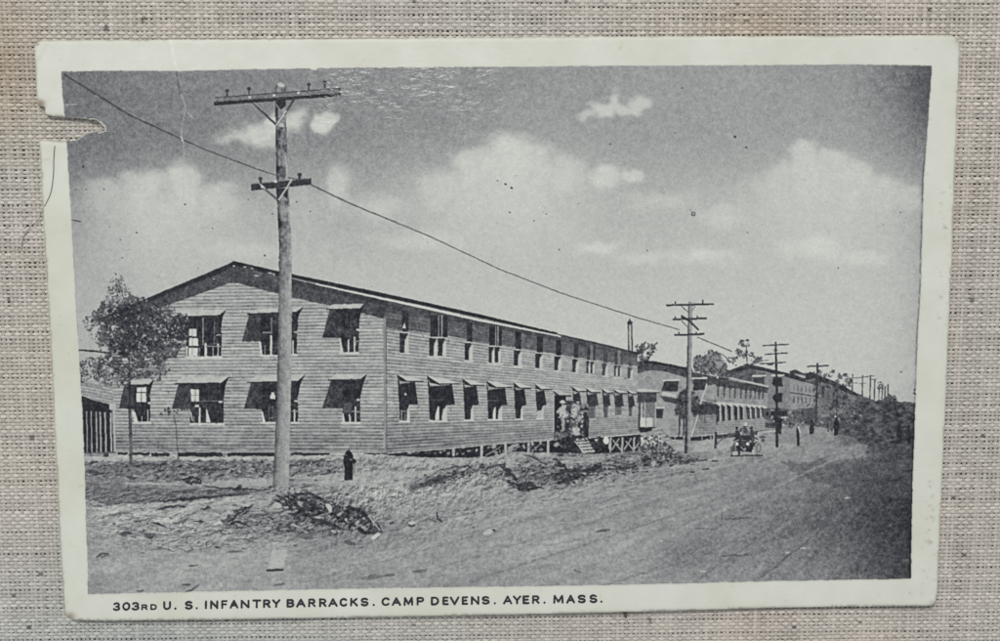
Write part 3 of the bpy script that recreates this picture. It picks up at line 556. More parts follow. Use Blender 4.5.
# crawlspace under the long side and gable
CR = part('crawlspace', B1, 'dark gap under the floor between short posts')
P([(386, 453.4), (440, 449.4), (500, 443.8), (556, 439.6), (602, 437), (640, 434), (640, 450), (600, 453), (560, 452.4), (528, 452), (512, 451), (490, 456), (455, 457.5), (420, 457), (386, 455)], 46, CR, rough=.6, mott=16)
for x0, x1, y0, y1 in [(130, 150, 451.8, 454.6), (152, 170, 452.2, 455.6), (178, 222, 452, 456.4), (228, 274, 452.2, 456), (291, 330, 452.4, 455), (364, 386, 452.8, 454.4), (118, 128, 451.8, 454)]:
    R(x0, y0, x1, y1, 48, CR, rough=1.2, mott=18)
L([(112, 451.2), (270, 451.8), (384, 452.6)], 1.0, 170, B1, rough=.4); L([(388, 453), (440, 448.9), (500, 443.4), (556, 439)], 1.1, 178, B1, rough=.4)
PP = 172
for x, y0, y1 in [(453.6, 448, 455), (481.6, 446.5, 456), (481.9, 446, 454), (505.6, 444.5, 454), (528.4, 443, 451), (548, 441, 452.5), (570, 447, 452.5), (599, 442, 449)]:
    L([(x, y0), (x, y1)], 2.4, PP, part('post', B1), rough=.4)
for x, y, rx, ry in [(463, 447, 2.2, 1.6), (494, 446, 2.6, 1.8), (513, 446, 3.2, 2), (517, 445, 2, 1.6), (532, 443, 1.8, 2.2), (540, 441.5, 1.4, 2.2), (557, 443.5, 4, 2), (502, 454, 2.4, 1.4), (497, 455, 2, 1.2), (524, 446, 1.2, 2.4), (578, 446, 2.2, 1.8), (590, 448, 1.6, 1.2)]:
    EL(x, y, rx, ry, 172, CR, -.4, rough=1.1, alpha=.85)
for _ in range(46):
    x = rg.uniform(400, 552); y0_ = np.interp(x, [386, 440, 500, 556], [453, 449, 443.5, 439.4]); y = y0_ + rg.uniform(1.5, max(2.2, min(9, (x - 386)*.09)))
    EL(x, y, rg.uniform(.6, 2.4), rg.uniform(.5, 1.7), rg.choice([120, 150, 172, 90]), CR, rg.uniform(-.9, .4), rough=1.2, alpha=.75)
for pts in [[(486, 455), (500, 447)], [(508, 452), (520, 446)], [(560, 445), (568, 452)], [(588, 444), (596, 450)], [(532, 451), (541, 443)]]: L(pts, 1.0, 150, CR, rough=.5)
# cross braced piers at the far end
for x in (610.5, 622.4, 634): L([(x, 437.5), (x - .6, 451)], 2.0, 160, part('post', B1))
for pts in [[(612, 449), (619, 438)], [(613, 440), (621, 450)], [(624, 449), (631, 438)], [(626, 441), (633, 449)], [(634, 449), (639, 442)]]: L(pts, 1.3, 158, part('brace', B1), rough=.3)
EL(606, 440, 3.2, 3.6, 208, None, rough=.8); EL(609.5, 446, 1.4, 4, 175, None, rough=.8); EL(594, 446, 2, 1.6, 150, None); EL(617, 444, 1.6, 1, 170, None)
# doorway, landing and steps
DR = part('doorway', B1, 'dark doorway with soldiers on the landing'); R(554.3, 395, 566, 431.5, 46, DR, mott=14)
R(562, 400, 573, 431, 66.0 + 20*NF, DR, rough=.6); R(571, 404, 588, 434, 118.0 + 16*NF, B1, rough=.6)
a = part('awning', B1); P([(553, 390), (561, 391), (572, 395), (560, 395)], 178, a); P([(552.6, 390.3), (559, 394.7), (571.5, 395), (571, 396), (559, 396.4), (554, 393)], 46, a)
L([(553.6, 396), (553.6, 438)], 1.2, 168, B1)
R(553.5, 431.5, 574, 439, 96.0 + 20*NF, part('landing', B1), rough=.5)
clod = 50.0 + 36*NF
P([(556, 440), (572, 434), (590, 438), (600, 436), (604, 446), (598, 452), (566, 452)], clod, CR, rough=1)
ST = part('steps', B1, 'pale wooden steps below the doorway')
for k in range(5): P([(575 + k*1.4, 438 + k*3), (587 + k*1.6, 437.4 + k*3), (588 + k*1.8, 439.4 + k*3), (576 + k*1.4, 440.2 + k*3)], 176, ST, rough=.4)
L([(574, 440), (584, 452.5)], 1.1, 182, ST); L([(584, 437), (586, 441)], 1.2, 70, None)
# porch at the far corner
PO = part('porch', B1, 'small end porch with two pale panels')
P([(636, 390), (640, 388.2), (652, 389), (661, 391.4), (655, 392.4), (640, 391.6)], 186, PO, rough=.3); L([(637, 392.3), (659, 392.2)], 1.3, 56, PO)
R(637, 392.6, 656, 402.5, 78.0 + 18*NF, PO, rough=.5); R(644.6, 402, 655, 418, 122, PO); R(640, 402, 645, 418, 166, PO); L([(639.5, 402), (638.6, 430)], 2.2, 78, PO); L([(655.4, 402), (655.4, 424)], 1.2, 168, PO); L([(643, 402), (643, 418)], 1, 78, PO)
R(640.4, 417, 645.2, 426.4, 198, part('panel', B1), mott=3); R(646.2, 417, 652.2, 426.2, 194, part('panel', B1), mott=3)
P([(638, 427), (656, 426.6), (650, 431), (640, 432)], 50, PO, rough=.5)
P([(652, 428), (660, 427), (676, 444), (668, 446)], 128.0 + 34*NF, PO, rough=.8)
for k in range(4): L([(652 + k*3, 429 + k*3.4), (659 + k*3, 428 + k*3.4)], 1.1, 178, PO, rough=.3)
L([(649, 432), (660, 445)], 1.2, 160, PO); L([(645.5, 434), (646, 447)], 1.4, 160, PO)
bush, bc = tree('scrubby bush by the porch steps', [(638, 436), (646, 433), (656, 436), (668, 442), (674, 450), (660, 455), (644, 454), (637, 450)], 150, 61, tones=(44, 92), clump=.35, light=.18)
P([(664, 440), (682, 441), (686, 452), (674, 449)], 160.0 + 26*clods, GROUND, rough=1)

# people on the landing, each a small printed figure
def person(label, shapes, head, hat):
    p = part('printed_person', None, label)
    for pts, t in shapes: P(pts, t, p, rough=.3, mott=10)
    EL(head[0], head[1], 1.5, 1.8, 120, p, rough=.3)
    if hat: EL(head[0], head[1] - 1.2, 3.0, 1.1, hat, p, rough=.3); EL(head[0], head[1] - 2.2, 1.6, 1.2, hat, p, rough=.3)
person('soldier in pale shirt and broad hat on the landing', [([(559, 409), (562, 405), (566, 404.5), (568.5, 409), (568, 417), (564, 418), (560.5, 416), (559, 415)], 178), ([(556, 411), (560, 407), (561, 409), (557.5, 413.5)], 170), ([(560.5, 417), (564.5, 417.5), (565, 430), (562, 431)], 150), ([(565.5, 417), (568, 416), (566.5, 430), (564.5, 430)], 70)], (562.5, 403), 190)
person('soldier in pale shirt leaning on the landing rail', [([(571, 410), (574, 407), (577, 408.5), (576.5, 416), (572, 417)], 180), ([(571.5, 417), (576, 416), (577, 427), (571, 428)], 78)], (574.5, 406.5), 160)
person('soldier in white shirt right of the doorway group', [([(579, 414), (582, 411.5), (585, 414), (584, 422), (580, 422)], 186), ([(578, 422), (584, 421), (585, 434), (578, 433)], 56)], (581.5, 410.5), 60)
person('darkly dressed figure at the right end of the doorway group', [([(583, 413), (586, 410.5), (589, 420), (588, 437), (583.5, 437)], 52), ([(585, 418), (588, 422), (586.5, 426)], 66)], (586, 410), 54)
person('seated figure on the top step', [([(570, 421), (575, 422), (580, 430), (578, 434), (571, 430)], 84), ([(573, 429), (579, 427), (580, 430), (574, 433)], 178), ([(575, 432), (580, 431), (579, 435), (575, 435)], 168)], (571.5, 421), None)
rgp = np.random.default_rng(77)
for k in range(9):                                     # more men packed behind and below, each a few pixels of print
    x, y = [(568, 407), (573.5, 413), (577.5, 405.5), (580.5, 418), (567.5, 424), (575, 427), (582, 429), (571, 438), (596, 443)][k]
    p = part('printed_person', None, ['man in dark jacket behind the group in the doorway', 'stooping man in pale sleeves in the doorway group', 'man in light cap at the back of the doorway group', 'man in shirt sleeves turning away beside the rail', 'man in dark trousers at the door jamb', 'man sitting on the landing edge in light shirt', 'man in dark clothes sitting low on the steps', 'dark figure crouching under the landing', 'man in white hat sitting below the floor edge'][k])
    sh = [70, 176, 168, 150, 60, 172, 58, 54, 60][k]
    EL(x, y - 2.6, 1.1, 1.3, 118, p, rough=.3); EL(x + .2, y - 3.7, 1.7, .8, [60, 185, 188, 62, 170, 64, 175, 60, 205][k], p, rough=.3)
    P([(x - 1.8, y - 1), (x + 1.9, y - 1.2), (x + 2.4, y + 3.4), (x + .6, y + 5.2), (x - 2, y + 4)], sh, p, rough=.7, mott=24)
    L([(x - 1.6, y), (x - 2.8, y + 3)], .9, sh + 12, p, rough=.4)
for _ in range(70):
    x, y = rgp.uniform(557, 589), rgp.uniform(404, 437)
    if y < 410 + abs(x - 566)*.25: continue
    EL(x, y, rgp.uniform(.5, 1.2), rgp.uniform(.5, 1.4), rgp.choice([48, 56, 150, 175, 186]), None, rgp.uniform(0, 3), rough=.5, alpha=.75)
for x, y in [(567, 426), (574, 438), (570, 444), (580, 437)]: EL(x, y, 2.6, 2, 50, None, rough=1, alpha=.7)

# ---- shed at the left margin
SH = part('printed_shed', None, 'dark open slatted shed at the left margin of the print')
P([(76, 381), (95, 381), (113, 383), (114, 404), (110, 405), (95, 399.5), (80, 393)], siding(GY - 402 - .18*(GX - 110), 3.0, 152, 40, 5), part('roof', SH), rough=.4)
P([(78, 394), (95, 400), (112, 404.5), (114.5, 452), (82, 453.5)], 48, SH, rough=.4, mott=12)
for i, x in enumerate([87.5, 92, 97, 101, 106, 111.5]): L([(x - .3, 411 + i*.4), (x + .6, 451.5)], 1.0 + .12*i, 150 + 5*i, part('slat', SH), rough=.25)
L([(114.6, 406), (115.4, 452)], 2.0, 172, SH); R(110, 404, 117, 409.5, 176, SH); L([(82, 452.6), (116, 452)], 1.3, 90, SH); R(104, 453, 109, 456.5, 60, None, rough=.8)
L([(76, 350), (92, 350.6), (112, 353)], 1.7, 52, part('printed_wire', None, 'dark cable end left of the tree'), rough=.3)
P([(78, 352), (112, 354), (112, 372), (78, 368)], 168, None, alpha=.25)

# ---- street poles, nearest last
WIRE = part('printed_wire', None, 'long overhead wire sagging across the whole sky')
L([(298, 179.5), (275, 175), (255, 168.5), (205, 149.5), (177, 137), (130, 115.5), (100, 96.5), (65, 75)], [.9, 1.0, 1.1, 1.1, 1.4, 1.7, 1.7, 1.7], 72, WIRE, rough=.3, alpha=.88)
L([(310, 184.2), (350, 203.6), (430, 236.5), (500, 269.4), (560, 292.6), (640, 318.4), (679, 329.4)], [1.6, 1.4, 1.2, 1.0, 1.0, 1.0, 1.0], 82, WIRE, rough=.3, alpha=.85)
L([(697, 337), (714, 344), (731, 351)], 1.0, 92, WIRE, rough=.3)
for x, y0, y1, arms in [(887.6, 384.5, 402, []), (884.8, 386.5, 402, []), (874.4, 379, 402, [(870.5, 876, 379)]), (870, 375.5, 400, [(866, 874, 376)]), (862.5, 375.5, 396, [(859, 868, 377), (859, 866, 383.2)]), (852.4, 374.5, 392, [(848, 858, 378), (849, 857, 383)])]:
    p = part('printed_utility_pole', None, 'thin far pole on the skyline'); L([(x, y0), (x - .6, y1)], 1.3, 88, p, rough=.3)
    for a0, a1, y in arms: L([(a0, y + .2), (a1, y - .2)], .9, 112, part('crossarm', p), rough=.3)
p = part('printed_utility_pole', None, 'fourth pole, half lost among street trees'); L([(817.4, 363.5), (815.6, 420)], 1.9, 62, p, rough=.4); L([(807.5, 366.4), (828, 365.4)], 1.5, 70, part('crossarm', p), rough=.3)
p = part('printed_utility_pole', None, 'third pole, dark, with three crossarms'); L([(775.4, 342.5), (776.6, 385), (776.8, 446)], [1.8, 2.4, 3.0], 56, p, rough=.4, mott=10)
for a0, a1, y in [(763, 788, 345), (765, 787, 353.6), (760, 785, 363)]: L([(a0, y + .7), (a1, y - .8)], 1.3, 78, part('crossarm', p), rough=.3)
EL(770, 364, 3.4, 1.4, 74, None); EL(775.5, 350, 1.8, 2.2, 90, None)
P([(773, 379), (781, 377.5), (783, 386), (778, 386.5), (772, 384)], 54, None, rough=.6); P([(772, 397), (776, 393), (782, 392.5), (782, 402), (775, 402)], 54, None, rough=.6)
R(771, 411, 787, 415.5, 52, None, rough=.8); EL(767, 413.5, 1.8, 2, 50, None)
P([(774.6, 416), (781.5, 418), (781, 434), (775, 433)], 56, None, rough=.8)
p = part('printed_utility_pole', None, 'second pole standing before the far barracks')
PT = 96 + 52*np.clip((GX - 688.6 + (GY - 302)*.012)/1.6, -1, 1) + 14*NF + 10*N1
P([(688.2, 301.5), (692.4, 301.5), (691.4, 360), (690, 453), (684.4, 453.5), (686.6, 360)], PT, p, rough=.25, mott=0)
for a0, a1, y in [(666.5, 712.5, 304.6), (673.2, 705.6, 318.8), (675, 703.4, 334.4)]:
    L([(a0, y + .5), (a1, y - .5)], 2.0, 62, part('crossarm', p), rough=.3)
for x, y in [(675, 301.8), (702.4, 300.4), (675, 317), (697, 316.4), (681.4, 317), (678.6, 332.6), (696, 332.6)]: L([(x, y), (x, y + 2)], 1.8, 76, part('insulator', p), rough=.2)
L([(681.5, 316), (690, 321.5), (697.8, 329.2)], 2.0, 62, part('brace', p)); L([(680.5, 305.5), (689, 313)], .9, 90, part('brace', p)); L([(681, 320.5), (688, 327.5)], .8, 100, part('brace', p)); L([(695, 306), (691, 312)], .8, 110, part('brace', p))
L([(706.5, 384), (700, 404)], 1.3, 186, part('printed_guy_post', None, 'pale slanting prop right of the second pole'), rough=.3); L([(697.5, 415), (691.5, 435)], 1.4, 184, PARTS.index([x for x in PARTS if x[0] == 'printed_guy_post'][0]), rough=.3)

# ---- motor car, posts and walkers on the road
CAR = part('printed_motor_car', None, 'open motor car driving toward the viewer on the dirt road')
CT = 66.0 + 34*NF + 26*N1
P([(732.5, 440), (736, 437), (742, 435), (752, 435), (757, 438), (761, 442), (760.5, 448), (752.5, 451), (735.5, 450.5), (732.6, 447)], CT, CAR, rough=.8, mott=0)
P([(737, 447), (752, 447), (752, 451.5), (738, 451)], 50, CAR, rough=.5)
for pts in [[(739, 436), (740.5, 428.5), (751, 428), (753, 436)], [(741, 429), (741, 436)], [(738, 437.6), (754, 436.8)]]: L(pts, 1.0, 70, CAR, rough=.4)
P([(741, 430), (750, 429.4), (751.4, 435), (740.4, 435.6)], 122.0 + 22*NF, part('windscreen', CAR), rough=.4)
L([(733, 441.4), (738, 439.6)], 1.3, 150, CAR, rough=.5); L([(755, 439.4), (760, 442)], 1.3, 168, CAR, rough=.5); R(741.4, 440, 745.4, 446.4, 78, CAR, rough=.4); L([(741, 440), (746, 440)], .8, 150, CAR)
wl = part('wheel', CAR); EL(733.2, 448.4, 2.6, 5.4, 140, wl, rough=.5); EL(733.2, 448.4, 1.6, 4.2, 84, wl, rough=.5)
L([(730.4, 444), (733, 441.4), (737, 443)], 1.1, 160, CAR, rough=.5); L([(754, 441.6), (758, 439.8), (763, 444)], 1.2, 165, CAR, rough=.5)
for (x, y, r, t) in [(741, 433, 1.2, 176), (756, 432.6, 1.6, 70), (757, 430, 1, 150), (729, 435, 1.5, 80), (762.6, 440, 1.4, 96), (750, 441, 1.1, 160), (744.5, 448.6, 1, 150)]: EL(x, y, r, r*1.2, t, CAR, rough=.5)
for x in (736.6, 747.4): EL(x, 443.6, 1.6, 1.9, 208, part('headlight', CAR), rough=.3)
for x, t in ((730.9, 100), (738.6, 54), (753.6, 150)): L([(x, 447), (x + .5, 455)], 2.0, t, part('wheel', CAR), rough=.5)
wl = part('wheel', CAR); EL(758.4, 447.6, 4.0, 6.0, 150, wl, rough=.5); EL(758.4, 447.6, 2.9, 4.8, 100, wl, rough=.5)
for k in range(4): L([(758.4 - 2.6*math.cos(k*.8), 447.6 - 4.4*math.sin(k*.8)), (758.4 + 2.6*math.cos(k*.8), 447.6 + 4.4*math.sin(k*.8))], .6, 165, wl, rough=.3)
L([(752.6, 450), (753.4, 455)], 1.6, 190, None); L([(741, 447), (744, 450)], 1.1, 160, CAR); EL(757, 436, 2.2, 1.6, 165, CAR, rough=.6)
L([(730, 455.4), (762, 455.2)], 1.4, 66, None, rough=.8); R(732, 451, 738, 454.4, 172, GROUND, rough=.6); R(741, 451.8, 752, 454, 156, GROUND, rough=.6)
p = part('printed_person', None, 'driver sitting upright in the open car'); EL(736.6, 428, 1.4, 1.8, 54, p); P([(734.8, 430.4), (738.6, 430.2), (739.4, 437), (734.4, 437.6)], 64, p, rough=.4, mott=18)
p = part('printed_person', None, 'passenger standing up in the middle of the open car'); EL(745.6, 424, 1.4, 1.6, 190, p); P([(743.4, 426), (747.6, 426), (748.4, 432), (743.6, 433)], 90, p, rough=.5, mott=24); L([(747, 427), (749.6, 431)], 1, 175, p)
p = part('printed_person', None, 'passenger at the right side of the open car'); EL(751.4, 427.4, 1.3, 1.6, 60, p); P([(749.6, 429.4), (753.4, 429.2), (754.6, 436), (749.8, 436)], 70, p, rough=.4, mott=18)
L([(737, 433), (724, 434.5), (716, 437)], 1.5, 74, None, rough=.6); L([(752, 432), (765, 430)], 1.0, 84, None, rough=.6); EL(762, 437, 3.4, 1, 90, None)
p = part('printed_post', None, 'dark hitching post left of the car'); L([(715.6, 432.5), (715.2, 447)], 2.6, 66, p, rough=.5); L([(716, 444), (724, 437), (734, 434)], 1.2, 92, p, rough=.4); R(712.6, 433, 714, 446, 172, None)
p = part('printed_post', None, 'short dark post right of the third pole'); L([(797.4, 428.5), (798, 444.5)], 2.6, 50, p, rough=.4); L([(798, 427), (800, 432)], 1.4, 186, None)
for lab, x, y0, y1, t in [('walker in dark clothes left of the roadside trees', 811.6, 420, 434, 52), ('tall dark walker on the road edge', 836, 417, 436, 48)]:
    p = part('printed_person', None, lab); EL(x, y0 + 1.6, 1.4, 1.8, t, p); P([(x - 2, y0 + 4), (x + 2, y0 + 3.4), (x + 2.4, y0 + 9), (x + 1.8, y1 - 1), (x - 2, y1), (x - 2.4, y0 + 9)], t, p, rough=.6, mott=14)
EL(835.2, 416.4, 1, 1, 195, None); L([(833.4, 429), (833, 432)], 1.2, 170, None); L([(827.4, 422), (828.2, 431)], 1.6, 76, None, rough=.6)
for lab, x in [('shadowy figure in the dark right of the road', 898.6), ('shadowy figure nearest the right margin of the print', 908)]:
    p = part('printed_person', None, lab); EL(x, 426, 1.6, 2, 48, p); P([(x - 3, 430), (x, 427.6), (x + 3, 430), (x + 2.6, 437), (x + 1.6, 443), (x - 1.6, 443), (x - 2.8, 437)], 46, p, rough=.8, alpha=.85, mott=12)

# ---- hydrant, stone slab and stick
HY = part('printed_hydrant', None, 'black fire hydrant on the dirt before the gable')
P([(344, 456), (345, 453.4), (346.4, 451), (348.5, 449.4), (350.4, 451), (352, 453), (353.4, 456), (352.6, 462), (352.6, 480.5), (344.4, 481), (344.6, 468), (343, 462)], 42, HY, rough=.35, mott=12)
EL(354, 461, 2.4, 2.6, 50, part('nozzle', HY), rough=.5); EL(346.5, 455, 1.2, .8, 100, None); EL(351, 459.5, 1.4, .8, 120, None); L([(344.4, 480.6), (352.4, 480.2)], .8, 150, None); EL(348.6, 449.6, 1.4, .9, 110, HY)
SL = part('printed_stone_slab', None, 'pale slab with dark lower edge in the foreground dirt')
P([(272.5, 549.5), (287.5, 549), (284, 566), (268.5, 567.5)], 176, SL, rough=.6, mott=7); L([(268, 569.4), (283.5, 568.6)], 2.0, 46, SL, rough=.3)
SK = part('printed_stick', None, 'short white stick beside the dark scrub'); P([(371, 537), (378, 531.6), (381, 534), (373, 539.6)], 196, SK, rough=.4)
L([(369, 516), (380, 530)], 1.0, 176, GROUND, rough=.6); EL(278, 505, 4, 2.6, 178, GROUND, .6, rough=1); EL(329, 507, 2, 5, 182, GROUND, -.6, rough=.8)
L([(437, 512), (438, 518), (442, 521)], 1.6, 70, GROUND, rough=.5); EL(461, 517, 6, 1.8, 180, GROUND, -.2, rough=1); EL(412, 522.4, 3.6, 1.8, 186, GROUND, 0, rough=.6); EL(488, 531, 5, 2.6, 178, GROUND, -.3, rough=1)

# ---- young trees on the left
SAP = part('printed_tree', None, 'spindly sapling against the gable wall'); sc_ = part('crown', SAP)
L([(178.6, 459), (177.4, 440), (176, 425), (174, 415)], 1.1, 92, SAP, rough=.5)
leaves([(160, 412), (170, 404), (178, 400), (192, 402), (190, 410), (178, 414), (166, 418)], 48, sc_, (46, 90), (.8, 1.8), .4, 71)
TR = part('printed_tree', None, 'leafy young tree overlapping the left end of the gable'); tc = part('crown', TR)
L([(131.5, 463), (131.2, 440), (130.6, 420), (129.6, 404), (129.4, 385), (130, 350), (127, 320)], [3.4, 3.2, 3.2, 2.6, 2.2, 1.8, 1.2], 92.0 + 40*N2, TR, rough=.4)
L([(129.6, 408), (130.2, 386), (131, 368)], 2.4, 54, TR, rough=.4)
for pts in [[(130, 360), (120, 345), (112, 330), (108, 318)], [(130, 352), (142, 338), (158, 330), (170, 326)], [(130, 345), (128, 310), (120, 284)], [(129, 375), (112, 366), (98, 362)], [(130, 370), (146, 362), (160, 356)], [(130, 380), (140, 374), (152, 372)]]:
    L(pts, [1.8] + [1.0]*(len(pts) - 2) + [.6], 56, TR, rough=.8)
def crown(outline, n, seed, tones, size, clump, light=.1, wash=0.0):
    if wash:
        sl_, m_ = pmask(outline, 4.0); m_ &= (LEAFN[sl_] > .44) & (NF[sl_] > -.35); put((sl_, m_), 60.0 + 30*NF + 16*N1, tc, wash)
    leaves(outline, n, tc, tones, size, clump, seed, light)
crown([(109, 278), (115, 271), (121, 272), (125, 280), (122, 292), (116, 291), (110, 286)], 80, 72, (48, 104), (.45, 1.2), .40)
crown([(108, 286), (124, 284), (138, 292), (140, 302), (130, 306), (114, 308), (100, 308), (104, 298)], 220, 73, (46, 110), (.45, 1.3), .42, .12)
BIG = [(94, 312), (104, 302), (120, 298), (142, 296), (160, 306), (178, 311), (190, 322), (188, 342), (176, 356), (164, 364), (140, 368), (112, 364), (100, 352), (98, 336), (84, 330), (84, 318)]
crown(BIG, 1150, 74, (40, 110), (.6, 1.9), .42, .09, .7)
crown([(110, 308), (138, 302), (160, 314), (170, 332), (160, 350), (132, 358), (112, 352), (104, 330)], 800, 75, (34, 80), (.7, 2.0), .43, .08, .75)
crown([(166, 318), (188, 314), (190, 336), (182, 348), (168, 346)], 320, 79, (36, 76), (.5, 1.5), .34, .12, .5)
crown([(78, 362), (92, 356), (114, 360), (134, 370), (128, 388), (108, 384), (92, 378), (80, 384)], 520, 77, (38, 96), (.45, 1.4), .40, .14, .5)
crown([(124, 356), (150, 350), (168, 356), (172, 370), (160, 380), (142, 378), (126, 382)], 520, 78, (40, 104), (.45, 1.3), .43, .18, .35)
crown([(82, 318), (96, 312), (112, 316), (106, 340), (90, 338)], 130, 76, (60, 120), (.4, 1.0), .44, .1)
crown([(94, 334), (108, 330), (112, 356), (98, 358)], 110, 80, (56, 116), (.4, 1.1), .44, .1)
crown([(146, 306), (178, 303), (186, 314), (172, 324), (152, 322)], 160, 81, (48, 110), (.45, 1.2), .44, .2)

# ---- the big pole in front
BP = part('printed_utility_pole', None, 'tall near pole standing in front of the gable')
cx_ = np.interp(GY, [82, 105, 180, 250, 320, 390, 440, 492], [280.4, 280.5, 282.4, 285.5, 285.2, 284, 282.6, 280.8])
hw_ = np.interp(GY, [82, 105, 180, 250, 320, 390, 440, 492], [5.2, 5.3, 5.9, 6.2, 6.8, 7.1, 7.4, 8.4])
q = (GX - cx_)/hw_
upper = np.clip((300 - GY)/80, 0, 1)
grainv = fbm(GX/2.2, GY/16, 6, 4)*2 - 1; blot = fbm(GX/4, GY/7, 10, 4)*2 - 1
BPT = 148 + 18*q - 30*np.clip(-q - .35, 0, 1)*1.4 - 22*upper - 26*np.clip(q - .8, 0, 1)*3 + 14*grainv + (16 + 70*upper)*np.minimum(blot, .12)*1.2 + 24*upper*grainv + 14*NF
BPT = BPT - 40*np.clip((-q - .55)*2, 0, 1)*np.clip((GY - 240)/200, 0, .6)
sl = window_of(262, 300, 80, 494); m = (np.abs(q[sl] + .06*N1[sl]) < 1) & (GY[sl] > 84 + 2*N1[sl] + np.abs(q[sl])*1.5) & (GY[sl] < 491 + 2*q[sl]**2)
put((sl, m), BPT, BP)
EL(281, 85, 3.6, 2, 182, BP, .3, rough=.6)
def crossarm(x0, y0, x1, y1, th, mid, dark, lowdark):
    c = part('crossarm', BP)
    P([(x0, y0), (x1, y1), (x1, y1 + th), (x0, y0 + th)], mid, c, rough=.3, mott=12)
    if lowdark: P([(x0, y0 + th*.56), (x1, y1 + th*.6), (x1, y1 + th), (x0, y0 + th)], dark, c, rough=.3, mott=10); L([(x0 + 1, y0 + .2), (x1, y1 + .2)], 1.0, 62, c, rough=.3)
    return c
c = crossarm(214.2, 97.6, 340.6, 88.2, 8.2, 116, 44, True)
L([(339.6, 89), (339.6, 95.4)], 1.3, 54, c); EL(217, 102, 1, 2, 70, c)
P([(276, 99), (285.6, 98), (285.6, 106), (281, 110), (276, 103)], 46, BP, rough=.5)
for x, y in [(227.2, 89.6), (249.2, 87.6), (308.8, 83.2), (324.6, 81.4)]:
    ins = part('insulator', BP); EL(x, y + 1.4, 2.0, 2.0, 60, ins, rough=.4); L([(x, y + 3), (x, y + 6.6)], 1.7, 74, ins)
for x, y in [(249.8, 97.2), (274, 95.4), (298.4, 93)]: EL(x, y, 1.4, 1.2, 196, None, rough=.3)
L([(253.5, 103.6), (275.6, 124.4)], 2.0, 70, part('brace', BP), rough=.3); L([(293.6, 100.4), (285, 114)], 2.4, 70, part('brace', BP), rough=.3); L([(286.5, 111), (276.4, 125.2)], 1.3, 190, part('brace', BP), rough=.3)
L([(254, 102.6), (262, 110)], .8, 150, None); EL(281.6, 125.4, 3, 2, 176, None, rough=.5); EL(281.4, 128.4, 2.6, .9, 70, None)
c = crossarm(251.4, 184.4, 311.4, 178.4, 6.4, 58, 46, False)
L([(252, 184.2), (311, 178.4)], .9, 100, c, alpha=.6)
for x, y in [(260.6, 177.4), (299.6, 173.4)]:
    ins = part('insulator', BP); EL(x, y + 1.4, 2.1, 1.7, 66, ins, rough=.4); L([(x, y + 2), (x, y + 5)], 2.4, 64, ins)
P([(276.4, 189), (287.8, 188), (288, 200), (283, 195), (277, 202)], 54, BP, rough=.6)
for x, y in [(275.6, 181.6), (262.4, 187)]: EL(x, y, 1.8, 1.4, 190, None, rough=.4)
L([(264, 188.5), (277, 199.4)], 2.0, 96, part('brace', BP)); L([(291.5, 180), (287, 188), (279, 199.6)], 1.6, 182, part('brace', BP), rough=.3); L([(260, 184), (265, 188.6)], 1.3, 182, None)
L([(287.4, 165), (287.2, 180)], 1.0, 190, None, rough=.2, alpha=.7)
clod_patch([(266, 488), (276, 486), (292, 487), (300, 491), (288, 494), (270, 495)], 150.0, 14, 90, alpha=.6)

# ---- marks of age on the print, and painted glints
for (x, y, r) in [(505.5, 184.4, 1.5), (511.4, 188, 1.4), (497.4, 180.8, .8), (137, 232.6, 1.1), (121, 239.6, .8), (185.2, 204.4, 1), (104.6, 189.5, .8), (76.4, 189.7, .9), (86.8, 189.4, .7), (83.8, 166.8, 1.2), (213, 228.4, .7), (110, 227, .6), (122.5, 257.6, .7), (310.4, 211.6, .8), (265, 255.5, 1.2), (272.5, 214, .7), (281.5, 237, .9), (296.7, 202, .9), (248.6, 199.7, .7), (509.6, 212.4, .9), (534, 220.6, .8), (647.2, 250.6, .8), (559, 249.5, .8), (546, 214, .8), (734.6, 137, 1.6), (746, 147.6, 1.3), (681.6, 88.4, .8), (610, 144, .7), (675, 133.4, .7), (746.8, 232.5, .7), (900.4, 372, 1), (838, 268, .8), (900, 212.6, .8), (752.6, 306, .7), (629.6, 318.6, .8)]:
    EL(x, y, r, r*.75, 62, None, .3, rough=.3, alpha=.9)
L([(73.5, 220.5), (81, 221.4)], 1.5, 96, None, rough=.5)
L([(66, 105), (77, 104.8)], 1.0, 170, None, rough=.4, alpha=.8)
L([(689.6, 210), (692.4, 212.6)], 1.0, 130, None); EL(693, 214, 2.5, 2.4, 92, None, rough=.2); EL(693, 214, 1.2, 1.2, 165, None, rough=.2)
for pts, w, t in [([(176.8, 73), (178.2, 80), (180.4, 93)], 1.0, 84), ([(181, 94), (185, 103), (186, 110), (182.6, 124), (181.8, 133), (184, 145), (184.4, 158)], .9, 168), ([(188, 112), (193, 118)], 1.2, 176), ([(181.5, 137), (183, 141)], 1.4, 190), ([(183.5, 172), (184.2, 186), (182.4, 205)], .7, 186)]:
    L(pts, w, t, None, rough=.7, alpha=.85)
rg = np.random.default_rng(5)
for _ in range(150):                                   # tiny paper flecks and ink specks in the sky
    x, y = rg.uniform(70, 920), rg.uniform(75, 340)
    if ID[int((y - Y0)*S), int((x - X0)*S)] == SKY: EL(x, y, rg.uniform(.4, .8), rg.uniform(.3, .6), rg.choice([95, 110, 190]), None, rg.uniform(0, 3), alpha=.6)
for _ in range(60):  # glints of the glossy surface, painted into the tone as short pale strokes
    x, y = rg.uniform(330, 480), 70 + abs(rg.normal(0, 26))
    L([(x, y), (x + rg.uniform(1.5, 3.5), y + rg.uniform(.5, 2))], .8, rg.uniform(165, 195), None, alpha=.5)
